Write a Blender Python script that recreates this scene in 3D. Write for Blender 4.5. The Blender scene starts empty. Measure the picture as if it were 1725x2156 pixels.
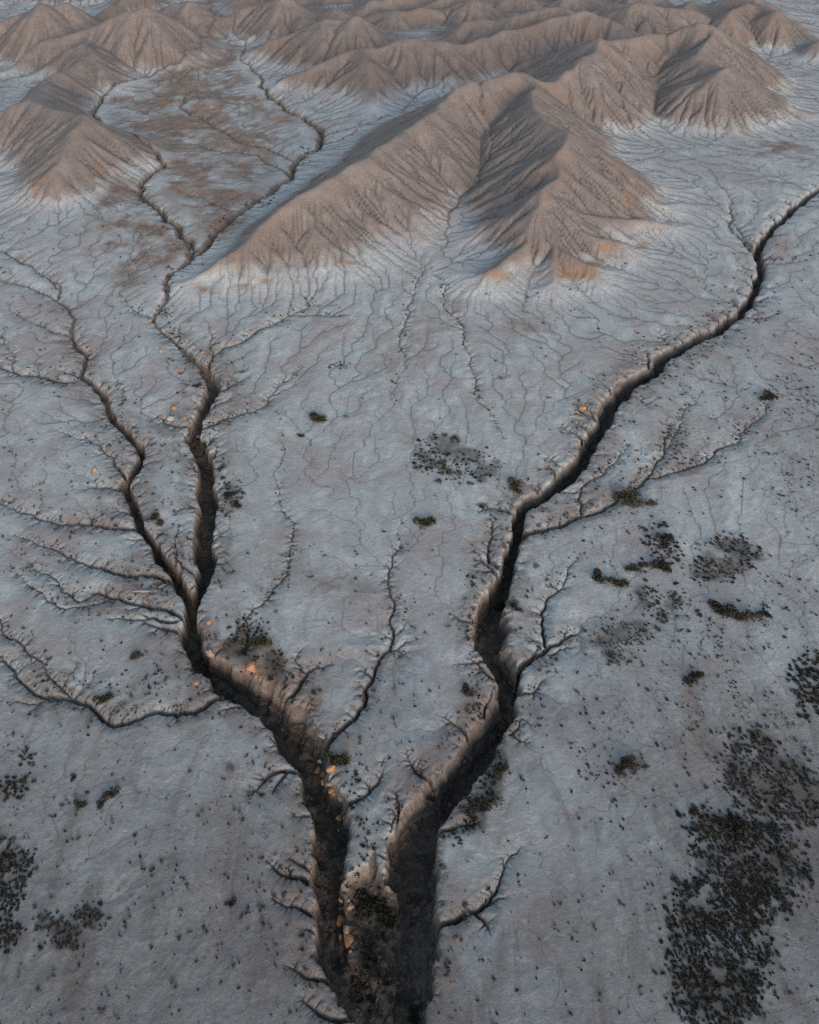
import bpy, math, random, heapq, time
import numpy as np
T0 = time.time()
SC = bpy.context.scene
COL = SC.collection
RNG = np.random.default_rng(7)
random.seed(11)

# ---------------------------------------------------------------- camera, sky, sun, exposure
HCAM = 70.0
PITCH = math.radians(41.0)          # below the horizontal
VFOV = math.radians(62.0)
cam_data = bpy.data.cameras.new('camera')
cam = bpy.data.objects.new('camera', cam_data); COL.objects.link(cam)
cam.location = (0, 0, HCAM)
cam.rotation_euler = (math.pi/2 - PITCH, 0, 0)
cam_data.sensor_fit = 'VERTICAL'
cam_data.angle = VFOV
cam_data.clip_start = 0.5
cam_data.clip_end = 20000
SC.camera = cam

SUN_EL = math.radians(12.0)
SUN_AZ = math.radians(160.0)         # compass bearing of the sun, clockwise from +Y: behind the camera
world = bpy.data.worlds.new('World'); SC.world = world
world.use_nodes = True
wn = world.node_tree.nodes; wl_ = world.node_tree.links
wn.clear()
sky = wn.new('ShaderNodeTexSky'); sky.sky_type = 'NISHITA'; sky.sun_disc = False
sky.sun_elevation = SUN_EL; sky.sun_rotation = SUN_AZ
sky.altitude = 1500; sky.air_density = 1.0; sky.dust_density = 1.0; sky.ozone_density = 1.0
bg = wn.new('ShaderNodeBackground'); bg.inputs[1].default_value = 0.15
wo = wn.new('ShaderNodeOutputWorld')
veil = wn.new('ShaderNodeHueSaturation'); veil.inputs['Saturation'].default_value = .54; veil.inputs['Hue'].default_value = .485
wl_.new(sky.outputs[0], veil.inputs['Color']); wl_.new(veil.outputs[0], bg.inputs[0]); wl_.new(bg.outputs[0], wo.inputs[0])

sd = bpy.data.lights.new('sun', 'SUN'); sun = bpy.data.objects.new('sun', sd); COL.objects.link(sun)
sd.energy = 1.9; sd.angle = math.radians(26); sd.color = (1.0, 0.72, 0.52)
# direction towards the sun
sx, sy, sz = math.sin(SUN_AZ)*math.cos(SUN_EL), math.cos(SUN_AZ)*math.cos(SUN_EL), math.sin(SUN_EL)
import mathutils
sun.rotation_euler = mathutils.Vector((sx, sy, sz)).to_track_quat('Z', 'Y').to_euler()
sun.location = (sx*200, sy*200, 200)

SC.view_settings.view_transform = 'Standard'
SC.view_settings.look = 'None'
SC.view_settings.exposure = 0.92
SC.view_settings.gamma = 1.0
SC.view_settings.use_curve_mapping = False
SC.render.engine = 'CYCLES'
SC.cycles.max_bounces = 5
SC.cycles.diffuse_bounces = 3
SC.cycles.use_denoising = False

# ---------------------------------------------------------------- picture <-> place
# v = coordinates read off the photograph, scaled to 1725 x 2156
FV = 1078.0/math.tan(VFOV/2)
CP, SP = math.cos(PITCH), math.sin(PITCH)
FANX, FANY = 3.0, 152.0              # mouth of the bowl in the large hill: the top of the fan
def plain(x, y):
    """the large gentle shape of the plain: falls towards the viewer"""
    return 0.016*y + 0.5*np.sin(x*0.031+1.3)*np.cos(y*0.023) + 0.25*np.sin(y*0.061+x*0.043) + 2.2*np.exp(-np.hypot(x-FANX, (y-FANY)*.8)/26.0)
def ray(vx, vy):
    a = (vx-862.5)/FV; b = -(vy-1078.0)/FV
    return (a, CP + b*SP, -SP + b*CP)
def unproj_z(vx, vy, z):
    dx, dy, dz = ray(vx, vy)
    t = (z-HCAM)/dz
    return dx*t, dy*t
def unproj(vx, vy, h=0.0):
    z = h
    for _ in range(8):
        x, y = unproj_z(vx, vy, z)
        z = float(plain(x, y)) + h
    return x, y
def px_m(vx, vy):
    """metres across per view pixel on the plain at this spot"""
    x, y = unproj(vx, vy)
    return math.sqrt(x*x*0 + y*y + HCAM*HCAM)/FV * (1.0/ (1.0))*1.0
def toview(x, y, z):
    dy_ = y; dz_ = z-HCAM
    depth = dy_*CP - dz_*SP
    up = dy_*SP + dz_*CP
    return 862.5 + FV*x/depth, 1078.0 - FV*up/depth

# ---------------------------------------------------------------- noise
NT = RNG.random((1024, 1024), dtype=np.float32)*2-1
def vn(x, y, seed=0):
    x = x + seed*17.31; y = y + seed*41.77
    xi = np.floor(x); yi = np.floor(y)
    fx = (x-xi).astype(np.float32); fy = (y-yi).astype(np.float32)
    xi = xi.astype(np.int32) & 1023; yi = yi.astype(np.int32) & 1023
    x1 = (xi+1) & 1023; y1 = (yi+1) & 1023
    fx = fx*fx*(3-2*fx); fy = fy*fy*(3-2*fy)
    a = NT[yi, xi]; b = NT[yi, x1]; c = NT[y1, xi]; d = NT[y1, x1]
    return (a*(1-fx)+b*fx)*(1-fy) + (c*(1-fx)+d*fx)*fy
def fbm(x, y, scale, octaves=4, seed=0, gain=0.5):
    o = 0; amp = 1.0; tot = 0
    for k in range(octaves):
        f = 2.03**k/scale
        ca, sa = math.cos(0.7*k+seed), math.sin(0.7*k+seed)
        o = o + amp*vn((x*ca-y*sa)*f, (x*sa+y*ca)*f, seed*7+k+1); tot += amp; amp *= gain
    return o/tot*1.6
def sstep(a, b, v):
    t = np.clip((v-a)/(b-a), 0, 1)
    return t*t*(3-2*t)

# ---------------------------------------------------------------- grid: rings and rays about a point behind the viewer
CY = 46.0
TH = math.radians(34.0)
NC = 940
R0, R1 = 59.0, 690.0
class Grid: pass
def make_grid(nc):
    g = Grid(); g.nc = nc; g.d = 2*TH/(nc-1)
    g.nr = int(math.log(R1/R0)/g.d)+1
    g.u = math.log(R0) + g.d*np.arange(g.nr); g.th = -TH + g.d*np.arange(nc)
    g.r = np.exp(g.u)
    g.X = (g.r[:, None]*np.sin(g.th)[None, :]).astype(np.float32)
    g.Y = (g.r[:, None]*np.cos(g.th)[None, :] - CY).astype(np.float32)
    g.cell = (g.r*g.d).astype(np.float32)[:, None]*np.ones((1, nc), np.float32)
    return g
def window(g, xs, ys, pad):
    """index window of the grid covering points xs, ys grown by pad metres"""
    xs = np.asarray(xs); ys = np.asarray(ys)+CY
    r = np.hypot(xs, ys); t = np.arctan2(xs, ys)
    rmin, rmax = max(r.min()-pad, R0*0.9), r.max()+pad
    dt = pad/max(rmin, 20)
    j0 = int((math.log(rmin)-math.log(R0))/g.d)-1; j1 = int((math.log(rmax)-math.log(R0))/g.d)+2
    i0 = int((t.min()-dt+TH)/g.d)-1; i1 = int((t.max()+dt+TH)/g.d)+2
    j0, j1, i0, i1 = max(j0, 0), min(j1, g.nr), max(i0, 0), min(i1, g.nc)
    return (slice(j0, j1), slice(i0, i1)) if j0 < j1 and i0 < i1 else None

G2 = make_grid(NC//2)      # coarse grid for the erosion
G = make_grid(NC)          # the fine grid, the one that becomes the mesh
def upsample(a):
    jj = (G.u-math.log(R0))/G2.d; ii = (G.th+TH)/G2.d
    j0 = np.clip(jj.astype(int), 0, G2.nr-2); i0 = np.clip(ii.astype(int), 0, G2.nc-2)
    fj = np.clip(jj-j0, 0, 1).astype(np.float32)[:, None]; fi = np.clip(ii-i0, 0, 1).astype(np.float32)[None, :]
    return (a[j0][:, i0]*(1-fj)*(1-fi) + a[j0][:, i0+1]*(1-fj)*fi + a[j0+1][:, i0]*fj*(1-fi) + a[j0+1][:, i0+1]*fj*fi)

# ---------------------------------------------------------------- hills: crest lines read off the photograph
K1 = lambda ox, oy, s, pts: [((ox + p[0]/s)*0.69, (oy + p[1]/s)*0.69) + tuple(p[2:]) for p in pts]
c1 = lambda *p: K1(0, 0, 2.76, p)
c2 = lambda *p: K1(625, 0, 2.76, p)
c3 = lambda *p: K1(1250, 0, 2.76, p)
c4 = lambda *p: K1(1875, 0, 2.76, p)
c5 = lambda *p: K1(0, 300, 2.156, p)
c6 = lambda *p: K1(700, 300, 2.156, p)
c7 = lambda *p: K1(1300, 200, 2.156, p)
c8 = lambda *p: K1(1800, 200, 2.464, p)
# every crest point: (view x, view y, height); crests of one hill share its number
CRESTS = [
 # main hill, left arm
 (0, c6((-250,1235,.6),(-130,1150,2.4),(0,1050,5),(100,985,6.6),(200,900,8.5),(330,800,10.6),(470,690,13),(600,610,14),(720,520,15),(820,440,16.5),(910,410,17),(1000,330,17.5),(1130,225,18),(1225,155,18),(1330,110,18),(1390,50,18.5),(1460,0,19))
    + c3((60,1010,20),(220,940,20),(260,880,20.5),(420,740,22.5),(560,700,22),(760,680,20.5),(870,625,21.5),(930,620,20.5),(980,640,19),(1050,685,17))),
 # main hill, right arm
 (0, c3((1050,685,17),(1080,755,18.5),(1035,800,18.5),(1030,870,19)) + c7((695,260,20),(715,320,20),(780,390,19.5),(840,430,19.5),(925,450,20.5),(895,530,19.5),(865,590,18),(900,680,16),(900,750,14.5),(820,820,14.5),(800,930,12),(825,1010,8),(830,1100,6.5),(840,1200,4.6),(850,1330,2.8),(850,1450,.9))),
 (0, c7((800,930,12),(740,1080,6.5),(640,1210,4.2),(480,1320,3.0),(400,1352,2.9))),
 (0, c7((925,450,20.5),(1010,520,15),(1120,600,10),(1230,600,4.5))),
 (0, c7((900,680,16),(1050,800,12.0),(1230,850,7),(1400,880,3.5),(1600,940,.9))),
 (0, c7((820,820,14.5),(1000,960,9.5),(1200,1020,6),(1400,1020,3.2),(1600,1070,.9))),
 (0, c7((825,1010,8),(1010,1130,5.0),(1200,1160,4),(1330,1200,3))),
 (0, c7((830,1100,5),(900,1240,4.2),(1080,1320,3.2))),
 # ridge behind, joined on the right
 (1, c3((1050,685,17),(1150,690,16),(1225,690,15.5),(1280,600,18),(1350,590,17.5),(1440,480,21),(1520,460,20.5),(1570,400,22),(1580,310,24.5),(1630,330,22),(1725,350,19)) + c4((130,340,19),(250,330,18.5),(290,310,19),(400,312,18),(520,300,18),(600,250,20),(740,205,22.5),(830,230,21),(895,260,20))),
 (1, c3((1580,310,24.5),(1450,350,19),(1300,420,14),(1150,470,10),(1010,520,7.0),(920,580,3))),
 (1, c4((895,260,20),(812,320,20),(728,400,19.5),(770,470,18),(870,515,17.5),(945,495,19.5),(890,540,18.5),(890,630,15.5),(905,750,11.5),(950,900,6.5),(1000,1050,2.4),(1020,1120,.8))),
 (1, c4((895,260,20),(1000,350,14),(1100,450,8),(1180,500,5),(1380,640,1))),
 (1, c4((945,495,19.5),(1080,650,11),(1250,760,5.5),(1450,880,2.2),(1600,960,.8))),
 (1, c4((890,630,15.5),(1050,850,6.5),(1200,1000,2.5),(1250,1080,.8))),
 (1, c4((890,630,15.5),(760,760,8.0),(560,880,3.4),(440,960,1))),
 # ridge in the middle distance
 (2, c2((530,745,.8),(700,655,3.5),(900,572,7),(1100,492,10),(1300,425,12.5),(1400,402,13.5),(1500,402,13),(1580,375,14),(1680,327,16)) + c3((0,330,16),(110,310,16.5),(250,330,15),(420,372,12),(520,332,13),(590,302,14),(690,292,13.5),(830,226,16),(940,237,15.5),(1100,192,17),(1240,142,18.5),(1340,142,18),(1510,86,20),(1560,112,18.5),(1640,152,17),(1700,172,16))),
 (2, c2((1300,425,12.5),(1360,510,11.5),(1395,600,9.0),(1375,720,5.6),(1400,850,2.2),(1410,910,.8))),
 (2, c3((800,515,1),(900,450,5),(1060,352,9),(1180,332,9.5),(1300,302,10.5),(1420,292,11),(1550,257,13),(1640,222,14.5),(1700,172,16)) + c4((20,195,16),(100,240,13),(230,330,8))),
 # hill with the twin tops, centre left
 (3, c2((300,480,1),(420,420,4),(570,330,8.0),(700,300,9.5),(800,265,11),(900,200,14.5),(1000,140,18),(1130,147,17.5),(1240,102,20),(1290,122,19),(1380,205,14),(1450,270,10.5),(1560,360,6))),
 (3, c2((880,215,14.5),(800,322,9.5),(680,370,6.5),(580,450,3.5))),
 (4, c3((240,322,3),(400,232,9),(480,172,12.5),(620,147,14),(780,157,13),(910,107,16),(1080,92,16.5),(1130,72,17.5),(1290,62,18),(1400,92,15))),
 (5, c2((230,365,.8),(400,282,4.0),(500,232,6.5),(680,202,7.5),(830,147,10.5),(900,172,8.5))),
 (6, c2((260,262,.8),(400,165,7),(530,92,11),(620,32,15),(700,82,11),(790,155,6))),
 (7, c2((45,240,.8),(180,152,7),(300,82,10.5),(420,62,11),(560,12,14),(640,-40,18),(720,10,13))),
 (8, c2((930,165,4),(1020,100,9),(1100,42,13),(1200,102,9),(1330,130,5))),
 (8, c2((1330,140,6),(1450,95,9.5),(1580,72,12),(1700,100,10))+c3((100,40,12),(200,60,11),(330,120,8))),
 (9, c3((330,40,10),(520,10,14),(640,40,11),(760,120,6))),
 # left group
 (10, c1((40,610,1),(250,455,6),(430,317,11),(600,277,12),(780,227,14),(900,172,16.5),(1040,117,19),(1090,142,18),(1250,92,20),(1320,112,18.5),(1400,182,15),(1550,292,8),(1700,400,1))),
 (10, c1((1090,142,18),(1200,272,13),(1400,450,5),(1540,530,1))),
 (11, c1((270,640,1.5),(450,505,6.5),(560,392,10.5),(660,342,13),(740,422,11.5),(680,472,11),(560,562,10.5),(480,592,11),(400,662,10.5),(280,792,13.5),(310,872,13.5),(440,905,14),(560,945,15),(655,950,16.5)) + c5((455,230,13.5),(385,340,10.8),(320,450,7.8),(280,540,4.6),(235,625,1))),
 (11, c1((740,422,11.5),(850,562,8),(1000,702,3),(1080,762,.8))),
 (11, c1((310,872,13.5),(120,900,12.5),(-60,960,9.5),(-300,1080,6))),
 (11, c1((660,342,13),(800,400,10),(950,520,5),(1090,600,1))),
 (12, c1((-200,250,10),(0,172,12.5),(60,142,13.5),(200,112,15),(330,32,20),(385,85,16.5),(480,242,8),(540,300,4))),
 (12, c1((385,85,16.5),(540,22,19),(620,90,14),(740,220,6))),
 (13, c1((700,170,4),(800,110,8),(900,62,12),(960,12,15),(1060,52,12.5),(1150,110,8))),
 (14, c1((1300,85,9),(1450,22,13),(1610,0,15),(1690,90,9))+c2((60,230,1))),
 (14, c1((1420,152,8),(1560,142,8.5),(1640,202,6),(1760,300,1))),
 (15, c1((-100,380,3),(0,395,3.5),(40,420,2),(90,480,.6))),
 # right group
 (16, c4((1150,95,10),(1290,60,12),(1335,132,11.5),(1375,72,15),(1450,132,12),(1560,232,5),(1640,330,.8))),
 (16, c4((1335,132,11.5),(1430,172,9.5),(1500,252,5.5),(1570,340,.8))),
 (17, c4((0,92,13),(180,37,17),(310,32,17),(380,62,15),(520,72,14),(640,72,14),(740,130,11))),
 (17, c4((380,132,11),(490,92,14),(600,122,11.5),(660,192,7))),
 (18, c4((780,180,9),(870,140,11),(960,102,14),(1060,202,8.5),(1090,262,4))),
 (18, c4((1120,20,15),(1040,60,12.5),(960,102,14))),
 (19, c4((1580,440,.8),(1725,362,6),(1850,300,8))),
 (20, c5((1350,12,2.1),(1362,12,2.1))),
]
# further ridges beyond the top of the photograph, running away from the viewer
rr = random.Random(5)
FAR = []
def far_ridge(x0, y0, hh, a, L):
    pts = []; n = 6
    for i in range(n+1):
        t = i/n
        pts.append((x0+math.sin(a)*L*(t-.5)+rr.uniform(-3, 3), y0+math.cos(a)*L*(t-.5)+rr.uniform(-3, 3), hh*(1-abs(2*t-1)**1.6*.75)*rr.uniform(.86, 1.1)))
    FAR.append((21, pts))
    for s in (-1, 1):
        i = rr.choice((2, 3, 4)); p = pts[i]; aa = a+s*rr.uniform(1.1, 1.8)
        FAR.append((21, [p, (p[0]+math.sin(aa)*hh*.8, p[1]+math.cos(aa)*hh*.8, p[2]*.6), (p[0]+math.sin(aa)*hh*1.7, p[1]+math.cos(aa)*hh*1.7, p[2]*.12)]))
for k in range(44):      # the last rows the photograph shows
    x0 = -190 + 380*((k*0.618) % 1); y0 = 318 + 100*((k*0.371) % 1) + abs(x0-20)*.06
    if -84 < x0 < -54 and y0 < 365: continue
    if x0 > 118 and y0 < 350: continue
    far_ridge(x0, y0, rr.uniform(6, 10.5), rr.uniform(.1, 1.25), rr.uniform(24, 48))
for k in range(30):      # and those it does not
    far_ridge(rr.uniform(-340, 340), rr.uniform(430, 620), rr.uniform(7, 12), rr.uniform(-.3, 1.4), rr.uniform(30, 80))
SLOPE = 0.56
HS = 0.58
def crest_world(pts):
    out = []
    for vx, vy, h in pts:
        h = h*HS; x, y = unproj(vx, vy, h)
        out.append((x, y, h))
    return out
# ---------------------------------------------------------------- hill surface on the coarse grid
SEG = 26.0
def hill_field(g):
    cone = np.full(g.X.shape, -30.0, np.float32); hid = np.zeros(g.X.shape, np.int16)
    wx = g.X + 1.6*fbm(g.X, g.Y, 14, 3, 3); wy = g.Y + 1.6*fbm(g.X, g.Y, 14, 3, 4)
    for k, pts in [(k, crest_world(p)) for k, p in CRESTS] + FAR:
        for a, b in zip(pts[:-1], pts[1:]):
            w = window(g, [a[0], b[0]], [a[1], b[1]], max(a[2], b[2])/0.42 + 14)
            if not w: continue
            X, Y = wx[w], wy[w]
            dx, dy = b[0]-a[0], b[1]-a[1]; L2 = dx*dx+dy*dy+1e-6
            t = np.clip(((X-a[0])*dx+(Y-a[1])*dy)/L2, 0, 1)
            d = np.hypot(X-a[0]-t*dx, Y-a[1]-t*dy)
            h = a[2] + t*(b[2]-a[2])
            v = h + 0.15 - SLOPE*np.sqrt(d*d+0.08)
            c = cone[w]; m = v > c
            c[m] = v[m]; hh = hid[w]; hh[m] = k
    return cone, hid
cone2, hid2 = hill_field(G2)
P2 = plain(G2.X, G2.Y).astype(np.float32)
def soft(v, k):
    return np.where(v/k > 15, v, k*np.log1p(np.exp(np.minimum(v/k, 15))))
hill2 = soft(cone2+0.6, 1.25)
hill2 = hill2*(1 + 0.10*fbm(G2.X, G2.Y, 30, 2, 9))

# ---------------------------------------------------------------- canyons and gullies, read off the photograph
# canyon: (view x, view y, left half width px, right half width px, depth m, left bank share, right bank share)
CAN_L = [(322,668,5,5,.5,.8,.8),(350,702,6,6,.8,.7,.7),(385,732,8,9,1.0,.6,.7),(415,760,10,12,1.5,.5,.6),(438,790,16,20,2.2,.5,.5),(446,815,17,24,2.8,.4,.5),(432,850,18,18,3,.4,.5),(416,880,17,17,3.2,.35,.5),
 (405,920,18,19,3.4,.3,.5),(425,960,21,22,3.6,.35,.5),(437,1000,22,24,3.8,.4,.5),(436,1050,22,24,4,.4,.45),(430,1100,25,26,4.2,.4,.45),(431,1150,27,26,4.2,.45,.4),(432,1190,22,22,4.2,.4,.4),(422,1230,18,20,4.2,.4,.5),
 (402,1270,16,22,4.3,.25,.5),(396,1310,18,24,4.4,.2,.5),(402,1350,20,28,4.5,.2,.55),(422,1392,24,34,4.6,.2,.5),(462,1430,30,50,4.7,.2,.5),(510,1462,30,60,4.8,.2,.6),(560,1485,26,75,4.9,.2,.7),(600,1530,32,85,5,.2,.7),
 (628,1580,30,75,5,.2,.6),(650,1640,28,60,5,.2,.55),(672,1700,30,60,5,.2,.5),(690,1760,40,55,5,.2,.45),(692,1820,42,55,5.1,.2,.5),(690,1880,40,50,5.2,.2,.5),(690,1940,38,42,5.3,.2,.4),(705,2000,42,50,5.4,.2,.4),
 (730,2060,45,60,5.5,.2,.4),(768,2120,50,60,5.6,.2,.3),(800,2190,60,60,5.8,.2,.2),(820,2300,70,70,6,.2,.2),(830,2500,80,80,6,.2,.2)]
CAN_R = [(1800,360,6,6,1.5,.4,.25),(1740,390,7,6,1.8,.4,.25),(1705,408,8,6,2,.4,.25),(1670,436,9,6,2.2,.4,.25),(1638,468,9,6,2.3,.4,.25),(1612,497,10,6,2.4,.4,.25),(1600,522,10,7,2.5,.4,.3),(1607,556,12,7,2.6,.4,.3),
 (1601,592,13,8,2.8,.45,.25),(1586,628,14,8,3,.5,.25),(1561,660,15,8,3,.5,.25),(1520,694,18,9,3.1,.55,.25),(1462,718,22,10,3.1,.6,.25),(1412,745,22,10,3.2,.55,.25),(1372,780,22,11,3.3,.55,.25),(1322,815,26,12,3.4,.6,.25),
 (1290,850,26,13,3.5,.6,.2),(1266,900,26,14,3.6,.6,.2),(1240,950,26,14,3.7,.6,.2),(1208,995,24,12,3.8,.6,.2),(1155,1035,22,12,3.8,.6,.2),(1108,1062,16,11,3.9,.5,.2),(1093,1095,13,10,4,.4,.2),(1086,1150,13,10,4,.4,.2),
 (1076,1195,20,10,4.2,.5,.2),(1058,1230,26,14,4.3,.5,.2),(1035,1275,34,30,4.4,.25,.4),(1025,1320,30,50,4.4,.2,.6),(1025,1360,24,52,4.5,.2,.6),(1052,1400,22,50,4.6,.2,.6),(1072,1440,26,26,4.7,.5,.2),(1076,1480,52,14,4.8,.8,.2),
 (1058,1525,75,20,4.9,.8,.2),(1022,1570,64,34,5,.7,.2),(985,1610,56,38,5,.6,.2),(950,1655,52,36,5,.55,.2),(925,1700,52,36,5.1,.55,.2),(885,1755,58,42,5.2,.5,.2),(865,1805,55,55,5.2,.3,.35),(868,1860,50,58,5.3,.4,.35),
 (870,1920,48,58,5.4,.4,.3),(865,1980,50,58,5.5,.4,.3),(862,2040,50,55,5.5,.4,.3),(855,2100,50,55,5.6,.4,.3),(840,2190,50,58,5.8,.3,.3),(835,2300,60,60,6,.2,.3)]
BANK = [(787,1790,6,8,.8,.9,.9),(786,1830,18,18,2.2,.7,.7),(784,1870,46,42,3.6,.5,.5),(782,1910,88,76,4.1,.3,.3),(778,1970,96,84,4.3,.25,.25),(785,2040,96,84,4.5,.25,.25),(800,2110,70,60,4.8,.25,.25),(810,2170,60,55,5.0,.3,.3)]
CAN_LL = [(0,587,3,3,.4,.7,.7),(60,600,3,3,.5,.7,.7),(110,622,4,4,.7,.6,.6),(140,640,4,4,.8,.5,.5),(155,665,5,5,.9,.5,.5),(149,703,5,5,1.1,.5,.5),(160,725,6,6,1.2,.5,.5),(182,742,6,7,1.4,.4,.5),(176,765,6,8,1.5,.4,.5),(166,788,7,8,1.6,.4,.5),
 (196,805,7,8,1.7,.4,.5),(226,840,8,9,1.9,.4,.5),(238,880,8,9,2.0,.4,.5),(262,905,8,10,2.2,.4,.6),(290,932,8,10,2.4,.3,.6),(298,955,9,10,2.6,.3,.6),(282,985,10,12,2.8,.3,.6),(262,1020,12,12,3,.3,.5),(284,1075,11,11,3.2,.3,.4),
 (306,1120,11,12,3.4,.25,.5),(335,1165,11,16,3.6,.25,.6),(360,1200,12,18,3.8,.3,.6),(382,1235,14,16,4,.3,.5),(400,1275,14,16,4.3,.3,.4)]
MAIN = [CAN_L, CAN_R, CAN_LL, BANK]
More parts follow.
